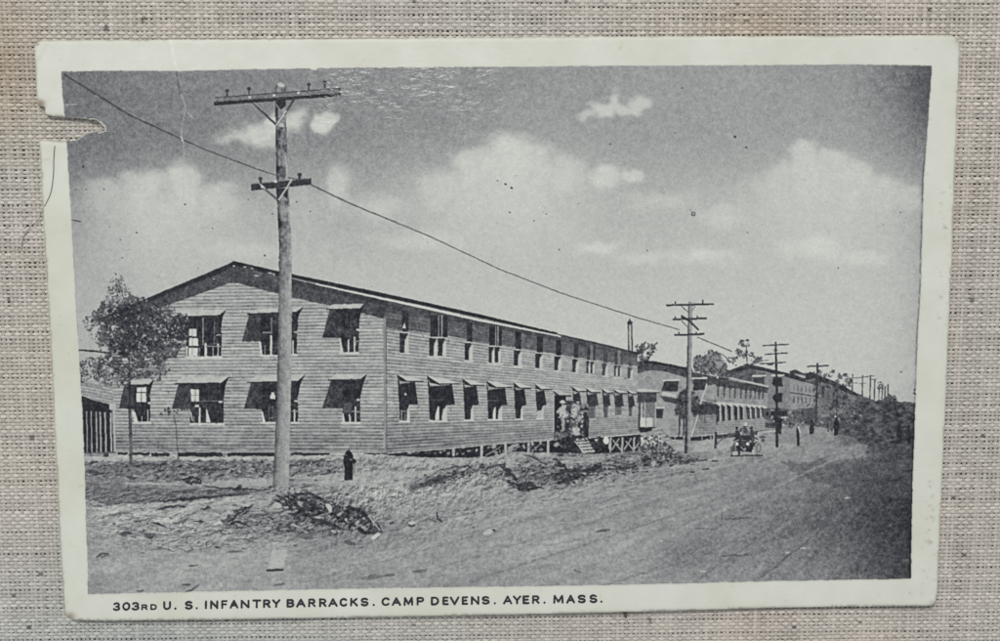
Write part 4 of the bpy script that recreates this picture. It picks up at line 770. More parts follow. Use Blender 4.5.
for _ in range(26):
    x, y = rg.uniform(860, 905), rg.uniform(470, 590); L([(x, y), (x + rg.uniform(2, 8), y + rg.uniform(-.6, .6))], .6, rg.uniform(120, 150), None, alpha=.35)
for x, y, w in [(845, 497.5, 4), (800, 547.4, 5), (785, 551.8, 3), (700, 570, 5), (660, 540, 2)]: L([(x, y), (x + w, y - .4)], 1.1, 190, None)

# ---- press grain, soft focus, print edge
T = blur(T, 0.72)
T = T + 0.36*(T - blur(T, 2.4))
T = 128 + (T - 128)*1.02
g1 = blur(RNG.normal(0, 1, T.shape), .8); g1 /= g1.std()
g2 = blur(RNG.normal(0, 1, T.shape), 2.2); g2 /= g2.std()
amp = np.interp(T, [40, 70, 120, 165, 200], [7.0, 9.0, 9.5, 5.0, 3.0])
T = T + amp*(g1*.8 + g2*.5)
LEFT = [(62, 72), (65, 115), (68, 150), (73, 240), (78, 330), (83, 410), (86, 480), (87.5, 530), (89.2, 560), (89.8, 592.2)]
RIGHT = [(909, 577), (911, 500), (914, 420), (917, 340), (920, 290), (923, 180), (926, 140), (931, 66)]
TOP = [(860, 64.8), (700, 66), (600, 66.4), (500, 67.4), (400, 67.6), (330, 68.4), (318, 68.6), (316.5, 70.4), (312, 70), (310, 68.6), (250, 69.6), (180, 71.4), (120, 71.2)]
PRINT = LEFT + [(150, 591), (400, 586.4), (600, 583.2), (800, 579)] + RIGHT + TOP
TEAR = [(30, 108), (45, 113), (48, 115.5), (64, 117), (80, 118.6), (93, 120), (98, 121.4), (102, 124.4), (105.4, 128.6), (104.6, 131.6), (99, 132.2), (95, 131.8), (88, 134.2), (82, 137.8), (76, 140.4), (70, 141.4), (55, 141.6), (30, 140.5)]
cov = np.zeros(T.shape); sl, m = pmask(PRINT, .55); cov[sl] = m
tearm = np.zeros(T.shape); sl, m = pmask(TEAR, .3); tearm[sl] = m
near_tear = blur(tearm, 3.0)
edge = blur(cov, 1.6)
T = T - 34*np.clip((0.93 - edge)/.3, 0, 1)*np.clip(NM + .55, 0, 1)*(edge > .3)      # ink squeezed to the rim
dl = np.interp(GY, [66, 140, 180, 290, 340, 577], [931, 926, 923, 920, 917, 909])
rim = np.exp(-((GX - dl + 1.0)/.9)**2)*np.clip((GY - 150)/20, 0, 1)*np.clip(1.3 + 2*N1, .2, 1)
T = T - 60*rim
tipw = np.exp(-(((GX - 104)/9)**2 + ((GY - 128)/8)**2)); near2 = blur(tearm, 1.5)
lip = np.clip((near_tear - .03)/.22, 0, 1)*np.clip(.25 + 2.2*N1 + .9*tipw, 0, 1)*(.25 + .7*tipw)
T = T + (196 - T)*np.clip(lip, 0, .95)
T = T - 50*np.clip((near2 - .05)/.2, 0, 1)*np.clip(.4 + 1.5*N2, 0, 1)*(GY > 131)*(GX < 97)
cova = blur(cov, .75)
# tone -> ink on cream paper
PAPER = np.array([207, 208, 198.])
tt = np.clip(T, 26, 216)
rgb = np.stack([tt + np.interp(tt, [40, 110, 200], [-1.5, -.6, -.8]), tt + np.interp(tt, [40, 110, 200], [-1, .4, 1.6]), tt + np.interp(tt, [40, 110, 150, 200], [4.5, 3, 1.2, -5])], -1)
rgb = rgb*cova[..., None] + PAPER*(1 - cova[..., None])
emb = np.clip(np.exp(-(((GX - 405)/100)**2 + ((GY - 80)/50)**2))*1.9*np.clip(fbm(GX/22, GY/14, 12, 3)*2.6 - .75, .12, 1) + .35*np.exp(-((GX - 900)/40)**2 - ((GY - 230)/120)**2) + .12, 0, 1)
CALB = 1.0
COLR = np.concatenate([np.maximum(lin(rgb)*1.01 - .011, .004)*CALB, emb[..., None]], -1).astype(np.float32)

# ------------------------------------------------------------------ materials
def mat(name):
    m = bpy.data.materials.new(name); m.use_nodes = True
    n = m.node_tree.nodes; n.clear()
    out = n.new('ShaderNodeOutputMaterial'); b = n.new('ShaderNodeBsdfPrincipled')
    m.node_tree.links.new(b.outputs[0], out.inputs[0])
    return m, n, m.node_tree.links, b
def noise(n, l, scale, detail=3, rough=.6, coord='Object', stretch=None):
    tc = n.new('ShaderNodeTexCoord'); t = n.new('ShaderNodeTexNoise')
    t.inputs['Scale'].default_value = scale; t.inputs['Detail'].default_value = detail; t.inputs['Roughness'].default_value = rough
    if stretch:
        mp = n.new('ShaderNodeMapping'); mp.inputs['Scale'].default_value = stretch
        l.new(tc.outputs[coord], mp.inputs[0]); l.new(mp.outputs[0], t.inputs['Vector'])
    else: l.new(tc.outputs[coord], t.inputs['Vector'])
    return t
def math_node(n, l, op, a, b):
    m = n.new('ShaderNodeMath'); m.operation = op
    for i, v in enumerate((a, b)):
        if isinstance(v, (int, float)): m.inputs[i].default_value = v
        else: l.new(v, m.inputs[i])
    return m.outputs[0]
M_INK, n, l, b = mat('halftone_ink')
at = n.new('ShaderNodeAttribute'); at.attribute_name = 'ink'
nz = noise(n, l, 55, 2); f = math_node(n, l, 'ADD', math_node(n, l, 'MULTIPLY', nz.outputs['Fac'], .16), .92)
vm = n.new('ShaderNodeVectorMath'); vm.operation = 'SCALE'; l.new(at.outputs['Color'], vm.inputs[0]); l.new(f, vm.inputs['Scale'])
l.new(vm.outputs[0], b.inputs['Base Color'])
b.inputs['Roughness'].default_value = .30; b.inputs['Specular IOR Level'].default_value = .36
eb = noise(n, l, 10, 3, .55, stretch=(.8, 1.25, 1)); bp = n.new('ShaderNodeBump'); bp.inputs['Distance'].default_value = .085
l.new(eb.outputs['Fac'], bp.inputs['Height']); l.new(math_node(n, l, 'MULTIPLY', at.outputs['Alpha'], .30), bp.inputs['Strength']); l.new(bp.outputs[0], b.inputs['Normal'])

M_CARD, n, l, b = mat('aged_cream_card')
at = n.new('ShaderNodeAttribute'); at.attribute_name = 'tint'
nz = noise(n, l, 1.6, 5); f = math_node(n, l, 'ADD', math_node(n, l, 'MULTIPLY', nz.outputs['Fac'], .10), .95)
nz2 = noise(n, l, 40, 2); f2 = math_node(n, l, 'ADD', math_node(n, l, 'MULTIPLY', nz2.outputs['Fac'], .07), .965)
f3 = math_node(n, l, 'MULTIPLY', f, f2)
vm = n.new('ShaderNodeVectorMath'); vm.operation = 'SCALE'; l.new(at.outputs['Color'], vm.inputs[0]); l.new(f3, vm.inputs['Scale']); l.new(vm.outputs[0], b.inputs['Base Color'])
b.inputs['Roughness'].default_value = .5; b.inputs['Specular IOR Level'].default_value = .3
eb = noise(n, l, 14, 3, .6, stretch=(.8, 1.2, 1)); bp = n.new('ShaderNodeBump'); bp.inputs['Distance'].default_value = .02; bp.inputs['Strength'].default_value = .16
l.new(eb.outputs['Fac'], bp.inputs['Height']); l.new(bp.outputs[0], b.inputs['Normal'])

M_LET, n, l, b = mat('black_letterpress_ink')
nz = noise(n, l, 60, 3); rp = n.new('ShaderNodeValToRGB'); l.new(nz.outputs['Fac'], rp.inputs[0])
rp.color_ramp.elements[0].position = .3; rp.color_ramp.elements[0].color = (.004, .004, .008, 1); rp.color_ramp.elements[1].position = .85; rp.color_ramp.elements[1].color = (.035, .035, .05, 1)
l.new(rp.outputs[0], b.inputs['Base Color']); b.inputs['Roughness'].default_value = .55

M_CLOTH, n, l, b = mat('linen_weave')
at = n.new('ShaderNodeAttribute'); at.attribute_name = 'thread'
nz = noise(n, l, 30, 3, .7); f = math_node(n, l, 'ADD', math_node(n, l, 'MULTIPLY', nz.outputs['Fac'], .5), .75)
vm = n.new('ShaderNodeVectorMath'); vm.operation = 'SCALE'; l.new(at.outputs['Color'], vm.inputs[0]); l.new(f, vm.inputs['Scale']); l.new(vm.outputs[0], b.inputs['Base Color'])
b.inputs['Roughness'].default_value = .85; b.inputs['Specular IOR Level'].default_value = .2

def simple(name, c, rough=.6):
    m, n, l, b = mat(name); nz = noise(n, l, 25, 3); rp = n.new('ShaderNodeValToRGB'); l.new(nz.outputs['Fac'], rp.inputs[0])
    rp.color_ramp.elements[0].color = (c[0]*.6, c[1]*.6, c[2]*.6, 1); rp.color_ramp.elements[1].color = (*[min(1, v*1.35) for v in c], 1)
    l.new(rp.outputs[0], b.inputs['Base Color']); b.inputs['Roughness'].default_value = rough; return m
M_HAIR = simple('dark_hair', (.035, .03, .025), .5); M_PULP = simple('torn_paper_pulp', (.62, .6, .53), .8); M_CRUMB = simple('brown_fibre', (.10, .07, .045), .8); M_BOARD = simple('shaded_backing_cloth', (.265, .238, .222), .9)

# ------------------------------------------------------------------ mesh builders
def mesh_obj(name, verts, faces, material, colors=None, attr=None, parent=None, smooth=False, nv=4):
    """faces: int array (n, nv)"""
    me = bpy.data.meshes.new(name); verts = np.asarray(verts, np.float32); faces = np.asarray(faces, np.int32)
    me.vertices.add(len(verts)); me.vertices.foreach_set('co', verts.ravel())
    nf = len(faces); me.loops.add(nf*nv); me.loops.foreach_set('vertex_index', faces.ravel())
    me.polygons.add(nf); me.polygons.foreach_set('loop_start', np.arange(nf, dtype=np.int32)*nv)
    if smooth: me.polygons.foreach_set('use_smooth', np.ones(nf, bool))
    me.update(calc_edges=True)
    if colors is not None:
        ca = me.color_attributes.new(attr, 'FLOAT_COLOR', 'POINT')
        c = np.ones((len(verts), 4), np.float32); c[:, :colors.shape[1]] = colors; ca.data.foreach_set('color', c.ravel())
    me.materials.append(material)
    o = bpy.data.objects.new(name, me); COL.objects.link(o)
    if parent: o.parent = parent
    return o
card = bpy.data.objects.new('postcard', None); COL.objects.link(card); card.empty_display_size = .5
card['label'] = 'old black and white barracks postcard with a torn left edge lying on linen'; card['category'] = 'postcard'

# print: one sheet of ink, cut along the outlines of what it shows
WXg, WYg = plane_xy(GX, GY)
crease = np.exp(-((GX - np.interp(GY, [66, 80, 93, 110, 125, 150, 200], [176, 178, 180.5, 185.6, 182.4, 184, 183]))/1.3)**2)*np.clip((215 - GY)/60, 0, 1)
lift = np.exp(-(((GX - 100)/16)**2 + ((GY - 114)/9)**2))*(GY < 122)
WZg = card_z(WXg, WYg) + .0022 + .0035*crease
quadid = ID[:-1, :-1]
keep = (cova[:-1, :-1] > .015) & (cova[1:, 1:] > .0) & (np.maximum(tearm[:-1, :-1], tearm[1:, 1:]) < .5)
vid = np.arange(NX*NY).reshape(NY, NX)
Q = np.stack([vid[:-1, :-1], vid[1:, :-1], vid[1:, 1:], vid[:-1, 1:]], -1)
CO = np.stack([WXg, WYg, WZg], -1).reshape(-1, 3); CR_ = COLR.reshape(-1, 4)
objs = {}
order = np.argsort(quadid[keep], kind='stable'); ids_s = quadid[keep][order]; qs = Q[keep][order]
starts = np.searchsorted(ids_s, np.arange(len(PARTS) + 1))
for i, (nm, par, lab) in enumerate(PARTS):
    a, b_ = starts[i], starts[i + 1]
    if b_ - a < 1:
        if any(p[1] == i for p in PARTS):
            print('EMPTY', nm, lab); o = bpy.data.objects.new(nm, None); COL.objects.link(o); o.parent = card if par is None else objs[par]; objs[i] = o
        continue
    f = qs[a:b_]; u, inv = np.unique(f, return_inverse=True)
    o = mesh_obj(nm, CO[u], inv.reshape(-1, 4), M_INK, CR_[u], 'ink', card if par is None else objs[par], smooth=True)
    if lab: o['label'] = lab
    objs[i] = o

# card stock with its torn edge
OUT = [(35.2, 52), (35.4, 46.5), (37.2, 43), (41, 41), (60, 40.6), (120, 40.2), (172, 39.6), (260, 39.4), (400, 38.6), (550, 37.6), (700, 36.6), (850, 35.6), (940, 35.4), (951, 35.8), (956.4, 38.6), (958.8, 43.5), (959, 52),
       (957, 95), (955, 140), (953, 200), (951.6, 250), (949, 300), (947.4, 350), (945, 400), (942.6, 450), (940, 500), (937.4, 550), (935.2, 592), (934.2, 600), (931, 603), (924, 604), (850, 605), (750, 606.8), (650, 609.4), (550, 611.8), (450, 614), (350, 616), (250, 617.8), (150, 618.4), (90, 618.4), (76, 618), (70.4, 616), (67.4, 612.4), (66.4, 606), (63, 560), (60.4, 520), (58, 480), (56, 440), (54, 400), (52, 360), (50, 320), (47.6, 280), (45.6, 250), (43, 200), (41.2, 160), (40.2, 141)]
TEARL = [(55, 141.6), (62, 141.2), (70, 141.4), (73, 140.4), (76, 140.4), (79, 138.6), (82, 137.8), (85, 135.4), (88, 134.2), (91, 133.4), (95, 131.8), (97, 132.6), (99, 132.2), (102, 132.8), (104.6, 131.6), (106, 130), (105.4, 128.6), (104, 127), (102, 124.4), (100, 123.4), (98, 121.4), (93, 120), (87, 119.6), (80, 118.6), (72, 118), (64, 117), (56, 116.6), (48, 115.5), (46.4, 114.4), (45, 113), (45.6, 110), (45, 107.4), (42, 106.6), (38.4, 105.6), (37.2, 103), (37.4, 96), (36.2, 75)]
def dense(pts, step, jit, closed=True):
    o = []; n_ = len(pts)
    for i in range(n_):
        a, b_ = np.array(pts[i]), np.array(pts[(i + 1) % n_]); d = np.linalg.norm(b_ - a); k = max(1, int(d/step))
        for j in range(k):
            p = a + (b_ - a)*j/k
            if j and jit:
                nrm = np.array([-(b_ - a)[1], (b_ - a)[0]])/d
                p = p + nrm*(float(fbm(np.array(p[0]/6), np.array(p[1]/6), 4, 3)) - .5)*jit
            o.append(tuple(p))
    return o
outline = dense(OUT + TEARL, 3.0, .35)
oa = np.array(outline)
def inside(px, py, poly_):
    m = np.zeros(px.shape, bool)
    for (xa, ya), (xb, yb) in zip(poly_, np.roll(poly_, -1, 0)):
        if ya != yb: m ^= ((ya > py) != (yb > py)) & (px < (xb - xa)*(py - ya)/(yb - ya) + xa)
    return m
def edge_dist(px, py, poly_):
    d = np.full(px.shape, 1e9)
    for (xa, ya), (xb, yb) in zip(poly_, np.roll(poly_, -1, 0)):
        L2 = max(1e-9, (xb - xa)**2 + (yb - ya)**2); t = np.clip(((px - xa)*(xb - xa) + (py - ya)*(yb - ya))/L2, 0, 1)
        d = np.minimum(d, (px - xa - t*(xb - xa))**2 + (py - ya - t*(yb - ya))**2)
    return np.sqrt(d)
g1x, g1y = np.meshgrid(np.arange(32, 962, 2.2), np.arange(32, 622, 2.2)); g1x = g1x.ravel() + RNG.uniform(-.4, .4, g1x.size); g1y = g1y.ravel() + RNG.uniform(-.4, .4, g1y.size)
mb = ~((g1x > 98) & (g1x < 898) & (g1y > 78) & (g1y < 568)); mb |= (g1x < 125) & (g1y > 100) & (g1y < 160)
g1x, g1y = g1x[mb], g1y[mb]
g2x, g2y = np.meshgrid(np.arange(100, 898, 9.0), np.arange(80, 568, 9.0))
ax = np.concatenate([g1x, g2x.ravel()]); ay = np.concatenate([g1y, g2y.ravel()])
ok = inside(ax, ay, oa); ax, ay = ax[ok], ay[ok]
ed = edge_dist(ax, ay, oa); ok = ed > 1.1; ax, ay = ax[ok], ay[ok]
pts2 = [Vector((float(x), float(y))) for x, y in outline] + [Vector((float(x), float(y))) for x, y in zip(ax, ay)]
no = len(outline)
res = geometry.delaunay_2d_cdt(pts2, [(i, (i + 1) % no) for i in range(no)], [list(range(no))], 1, 1e-5)
v2 = np.array([tuple(v) for v in res[0]]); tri = [f for f in res[2] if len(f) == 3]
orig = res[3]; ring = [None]*no
for k, og in enumerate(orig):
    for o_ in og:
        if o_ < no: ring[o_] = k
ring = [r for r in ring if r is not None]
cxw, cyw = plane_xy(v2[:, 0], v2[:, 1]); cz = card_z(cxw, cyw)
dist = edge_dist(v2[:, 0], v2[:, 1], oa)
px, py = v2[:, 0], v2[:, 1]
cz = cz - .010*np.exp(-(dist/1.2)**2) + .0035*np.exp(-((px - np.interp(py, [38, 58, 72], [170, 174, 177]))/1.6)**2)*(py < 75)
base = np.tile(PAPER, (len(v2), 1))
base = base + np.array([-5, -3, -8.])*np.clip((120 - px)/60, 0, 1)[:, None]*np.clip((py - 80)/120, .3, 1)[:, None]*.6
wear = .6*np.clip(1 - dist/1.5, 0, 1)*np.clip(fbm(px/16, py/16, 3, 4)*3 - 1.2, 0, 1)
def blob(x, y, rx, ry): return np.exp(-(((px - x)/rx)**2 + ((py - y)/ry)**2))
wear = np.maximum(wear, np.clip(.95*blob(41, 103.5, 4.2, 3.2)*1.4 + .9*blob(39, 44, 4.5, 3)*1.1*(fbm(px/3, py/3, 2, 2) > .42) + blob(72, 614, 5, 3.6)*.95 + blob(957, 40, 3, 4)*.6 + blob(931, 601, 4, 3)*.45, 0, 1))
brown = np.array([132, 118, 98.])
base = base + (brown - base)*wear[:, None]*.85
fl = np.clip(fbm(px/4, py/3, 8, 3)*5 - 3.2, 0, 1)*np.clip(1 - np.abs(dist - 8)/12, 0, 1)*((px > 935) & (py > 180) & (py < 330) | (px > 905) & (py > 480))
base = base - 42*fl[:, None]
base = base + np.array([-3, -2, -6.])*np.clip(1 - dist/9, 0, 1)[:, None]*np.clip(fbm(px/30, py/30, 5, 3)*2 - .5, 0, 1)[:, None]
stain = fbm(px/60, py/60, 4, 4) - .5; stain2 = fbm(px/14, py/14, 10, 4) - .5
base = base + stain[:, None]*np.array([14, 15, 24.]) + stain2[:, None]*np.array([7, 7, 10.])
fox = np.clip(fbm(px/5, py/5, 14, 2)*6 - 5.0, 0, 1); base = base + fox[:, None]*np.array([-12, -20, -34.])
base = base - 9*np.exp(-((px + py*.55 - 72)/1.2)**2)[:, None]*(py < 62)[:, None]
crk = np.exp(-((px - np.interp(py, [38, 58, 72], [170.5, 174, 177]))/.9)**2)*(py < 74)
base = base + 12*crk[:, None]
nv2 = len(v2); TH = .05
top = np.stack([cxw, cyw, cz], -1); bot = top.copy(); bot[:, 2] -= TH
tri = np.array(tri)
a_, b2, c_ = top[tri[:, 0]], top[tri[:, 1]], top[tri[:, 2]]
flipm = np.cross(b2 - a_, c_ - a_)[:, 2] < 0; tri[flipm] = tri[flipm][:, ::-1]
rn = np.array(ring); rn2 = np.roll(rn, -1)
area = 0.5*np.sum(cxw[rn]*cyw[rn2] - cxw[rn2]*cyw[rn])
if area < 0: rn, rn2 = rn2, rn
side = np.concatenate([np.stack([rn, rn + nv2, rn2 + nv2], -1), np.stack([rn, rn2 + nv2, rn2], -1)])
allf = np.concatenate([tri, tri[:, ::-1] + nv2, side])
bc_ = base.copy(); bc_[:] = base*.93
mesh_obj('card_stock', np.concatenate([top, bot]), allf, M_CARD, (lin(np.concatenate([base, bc_]))*CALB).astype(np.float32), 'tint', card, smooth=False, nv=3)

# caption: stroke letters laid down as thin ink
def arc(cx, cy, rx, ry, a0, a1, n_=12): return [(cx + rx*math.cos(math.radians(a0 + (a1 - a0)*i/n_)), cy + ry*math.sin(math.radians(a0 + (a1 - a0)*i/n_))) for i in range(n_ + 1)]
G = {  # unit box, y up
 '3': [arc(.48, .74, .44, .26, 150, -90) , arc(.46, .25, .50, .25, 90, -155)],
 '0': [arc(.5, .5, .48, .5, 0, 360, 24)],
 'R': [[(0, 0), (0, 1), (.55, 1)] + arc(.55, .74, .4, .26, 90, -90) + [(0, .48)], [(.5, .48), (1, 0)]],
 'D': [[(0, 0), (0, 1), (.45, 1)] + arc(.45, .5, .53, .5, 90, -90) + [(0, 0)]],
 'U': [[(0, 1), (0, .38)] + arc(.5, .38, .5, .38, 180, 360) + [(1, 1)]],
 'S': [arc(.5, .745, .44, .255, 25, 270) + arc(.5, .255, .47, .255, 90, -155)],
 'I': [[(.5, 0), (.5, 1)]], 'N': [[(0, 0), (0, 1), (1, 0), (1, 1)]], 'F': [[(0, 0), (0, 1), (.95, 1)], [(0, .52), (.8, .52)]],
 'A': [[(0, 0), (.5, 1), (1, 0)], [(.2, .33), (.8, .33)]], 'T': [[(0, 1), (1, 1)], [(.5, 1), (.5, 0)]], 'Y': [[(0, 1), (.5, .45), (1, 1)], [(.5, .45), (.5, 0)]],
 'B': [[(0, 0), (0, 1), (.5, 1)] + arc(.5, .755, .38, .245, 90, -90) + [(0, .51)], [(.5, .51)] + arc(.52, .255, .45, .255, 90, -90) + [(0, 0)]],
 'C': [arc(.52, .5, .5, .5, 42, 318, 20)], 'K': [[(0, 0), (0, 1)], [(.95, 1), (.03, .36)], [(.36, .6), (1, 0)]],
 'M': [[(0, 0), (.06, 1), (.5, .12), (.94, 1), (1, 0)]], 'P': [[(0, 0), (0, 1), (.55, 1)] + arc(.55, .73, .42, .27, 90, -90) + [(0, .46)]],
 'V': [[(0, 1), (.5, 0), (1, 1)]], 'E': [[(.95, 1), (0, 1), (0, 0), (.98, 0)], [(0, .52), (.82, .52)]], '.': [[(.5, .02), (.5, .04)]]}
TXT = [('3', 114.8, 121.8), ('0', 124, 131.8), ('3', 133.4, 140.8), ('r', 143, 149), ('d', 152, 158.2), ('U', 164.8, 172), ('.', 176.2, 177.2), ('S', 186, 193.9), ('.', 197.4, 198.4), ('I', 206.4, 207.6), ('N', 211.4, 219), ('F', 222.4, 228.4), ('A', 230.8, 239), ('N', 241.8, 250), ('T', 253.4, 261.6), ('R', 264, 271), ('Y', 273, 280.8), ('B', 287.4, 294.8), ('A', 297, 305.8), ('R', 309, 316), ('R', 319.8, 326.8), ('A', 329, 337.8), ('C', 340, 347.8), ('K', 350.8, 358), ('S', 361, 368.8), ('.', 373.6, 374.6),
       ('C', 382, 390.2), ('A', 392.2, 401), ('M', 404, 413.2), ('P', 417, 424.2), ('D', 431.2, 439), ('E', 442.8, 448.6), ('V', 450, 459.2), ('E', 462, 467.9), ('N', 471, 479), ('S', 481.6, 489.6), ('.', 494.2, 495.2), ('A', 503, 511.8), ('Y', 513, 520.6), ('E', 522.6, 529), ('R', 532, 539), ('.', 543.6, 544.6), ('M', 553, 562.8), ('A', 566, 574.2), ('S', 577, 585.2), ('S', 588.8, 596.6), ('.', 600.2, 601.2)]
SC = 5
cgx, cgy = np.meshgrid(110 + np.arange(int(496*SC))/SC, 590 + np.arange(int(23*SC))/SC)
cm = np.zeros(cgx.shape, bool); wob = (fbm(cgx/2.5, cgy/2.5, 6, 3) - .5)*.5
for ch, xa, xb in TXT:
    small = ch.islower(); g = G[ch.upper()]; bl = 608.6 - (xa - 115)*.0166; hgt = 4.3 if small else 6.5; wdt = 1.65 if small else 2.15
    xa2, xb2 = xa + wdt*.35, xb - wdt*.35
    i0, i1 = int((xa - 3 - 110)*SC), int((xb + 3 - 110)*SC); i0 = max(0, i0)
    for st in g:
        pp = [(xa2 + (xb2 - xa2)*x, bl - .9 - hgt*y - .0166*(xb2 - xa2)*x) for x, y in st]
        for (x1_, y1_), (x2_, y2_) in zip(pp[:-1], pp[1:]):
            X_, Y_ = cgx[:, i0:i1], cgy[:, i0:i1]; L2 = max(1e-9, (x2_ - x1_)**2 + (y2_ - y1_)**2)
            t = np.clip(((X_ - x1_)*(x2_ - x1_) + (Y_ - y1_)*(y2_ - y1_))/L2, 0, 1)
            cm[:, i0:i1] |= np.sqrt((X_ - x1_ - t*(x2_ - x1_))**2 + (Y_ - y1_ - t*(y2_ - y1_))**2) < wdt/2 + wob[:, i0:i1]
cvx, cvy = plane_xy(cgx, cgy); cvz = card_z(cvx, cvy) + .002
cid = np.arange(cgx.size).reshape(cgx.shape)
cq = np.stack([cid[:-1, :-1], cid[1:, :-1], cid[1:, 1:], cid[:-1, 1:]], -1)[cm[:-1, :-1]]
qx = cgx.ravel()[cq[:, 0]]; cverts = np.stack([cvx, cvy, cvz], -1).reshape(-1, 3)
for wa, wb in [(112, 161), (161, 181), (181, 202), (202, 284), (284, 378), (378, 428), (428, 499), (499, 548), (548, 606)]:
    u, inv = np.unique(cq[(qx >= wa) & (qx < wb)], return_inverse=True)
    mesh_obj('caption_word', cverts[u], inv.reshape(-1, 4), M_LET, None, None, card, smooth=True)

# ------------------------------------------------------------------ linen cloth: every thread woven over and under
PWX, PWY = .0715, .0590                              # warp and weft spacing in cm
CZ = -.088                                           # middle of the cloth
AMP = .0072
ang = math.radians(-.45); ca_, sa_ = math.cos(ang), math.sin(ang)
XL, YL = 12.4, 8.8
nwx, nwy = int(2*XL/PWX), int(2*YL/PWY)
warp_x = -XL + (np.arange(nwx) + .5)*PWX + RNG.normal(0, .004, nwx)
weft_y = -YL + (np.arange(nwy) + .5)*PWY + RNG.normal(0, .0035, nwy)
BASE = np.array([192, 186, 178.])
def cloth_tint(x, y, k, fam):
    n_ = fbm(x*.35 + 20, y*.35 + 11, 2, 4); n2_ = fbm(x*.9 + 3, y*.9 + 31, 6, 3)
    c = np.tile(BASE, (len(x), 1)) + (n_[:, None] - .5)*np.array([11, 3, 0.]) + (n2_[:, None] - .5)*11
    cool = np.clip((-y - 2)/3, 0, 1)*np.clip((2 - x)/6, 0, 1); c = c + cool[:, None]*np.array([-9, -2, 2.])
    st = np.exp(-(((x + 7.6)/.7)**2 + ((y - 4.2)/1.2)**2)) + .6*np.exp(-(((x - 3.9)/.9)**2 + ((y - 4.7)/.5)**2)); c = c + st[:, None]*np.array([-10, -17, -27.])
    return c + (k - .5)*20 - (14 if fam == 0 else 0)
SPECK = [(15, 595), (29, 626), (29, 627), (737, 4), (746, 21), (953, 497), (963, 555), (859, 621), (950, 626), (33, 437), (162, 599), (42, 574), (413, 625), (930, 10), (982, 436), (565, 3), (106, 28), (793, 627), (972, 300), (143, 20), (413, 1), (9, 300), (650, 620)]
spx, spy = plane_xy([p[0] for p in SPECK], [p[1] for p in SPECK], CZ)
NS = 6
phi = np.arange(NS)/NS*2*math.pi + math.pi/6
vl, fl_, cl = [], [], []; off = 0
def hidden(x, y):                                    # well under the middle of the card: nothing can be seen there
    return (np.abs(x) < 6.0) & (np.abs(y) < 3.6) & ~((x < -5.2) & (y > 2.2) & (y < 3.6))
for fam in (0, 1):
    lines = warp_x if fam == 0 else weft_y; cross = weft_y if fam == 0 else warp_x
    t = np.concatenate([np.stack([cross - (PWY if fam == 0 else PWX)*.25, cross + (PWY if fam == 0 else PWX)*.25], -1).ravel()])
    tt_ = np.arange(len(t)); par = (tt_//2) % 2
    for i, c0 in enumerate(lines):
        wander = (fbm(t*.8 + i*7.7, np.full_like(t, i*1.3), 5, 3) - .5)*.03
        pos = c0 + wander
        sgn = np.where((par + i + fam) % 2 == 0, 1.0, -1.0)
        z = CZ + .0025*fam + AMP*sgn*(1 + .7*(vn(t*11 + i, np.full_like(t, i*.7), 3) - .5))
        thick = .66 + .68*fbm(t*2.6 + i*3.1, np.full_like(t, i*2.1 + fam*50), 8, 4)
        half = (PWX if fam == 0 else PWY)*(.415 if fam == 0 else .465)*thick; hh = .0135*np.ones_like(t)
        x, y = (pos, t) if fam == 0 else (t, pos)
        x, y = x*ca_ - y*sa_, x*sa_ + y*ca_
        ring_u = half[:, None]*np.cos(phi)[None]; ring_z = hh[:, None]*np.sin(phi)[None] + z[:, None]
        if fam == 0: VX, VY = x[:, None] + ring_u*ca_, y[:, None] + ring_u*sa_
        else: VX, VY = x[:, None] - ring_u*sa_, y[:, None] + ring_u*ca_
        vl.append(np.stack([VX, VY, ring_z], -1).reshape(-1, 3))
        col = cloth_tint(x, y, _tab[fam][i & 255, 5], fam) + (vn(t*6 + i*3, np.full_like(t, i*1.9), 9)[:, None] - .5)*24
        near = (np.abs(x[:, None] - spx[None]) < .03) & (np.abs(y[:, None] - spy[None]) < .026); col = np.where(near.any(1)[:, None], col*.6, col)
        cl.append(np.repeat(col, NS, 0))
        k = np.arange(len(t) - 1); k = k[~(hidden(x[:-1], y[:-1]) & hidden(x[1:], y[1:]))]
        a = off + k[:, None]*NS + np.arange(NS)[None]; b_ = off + k[:, None]*NS + (np.arange(NS) + 1)[None] % NS
        fl_.append(np.stack([a, b_, b_ + NS, a + NS], -1).reshape(-1, 4))
        off += len(t)*NS
V = np.concatenate(vl); Fq = np.concatenate(fl_); C = np.concatenate(cl)
used = np.zeros(len(V), bool); used[Fq.ravel()] = True; remap = np.cumsum(used) - 1
cloth = mesh_obj('linen_cloth', V[used], remap[Fq], M_CLOTH, lin(C[used]).astype(np.float32), 'thread', None, smooth=True)
cloth['kind'] = 'structure'
bz = CZ - .04
tab = mesh_obj('table', [(-16, -12, bz), (16, -12, bz), (16, 12, bz), (-16, 12, bz)], [[0, 1, 2, 3]], M_BOARD); tab['kind'] = 'structure'

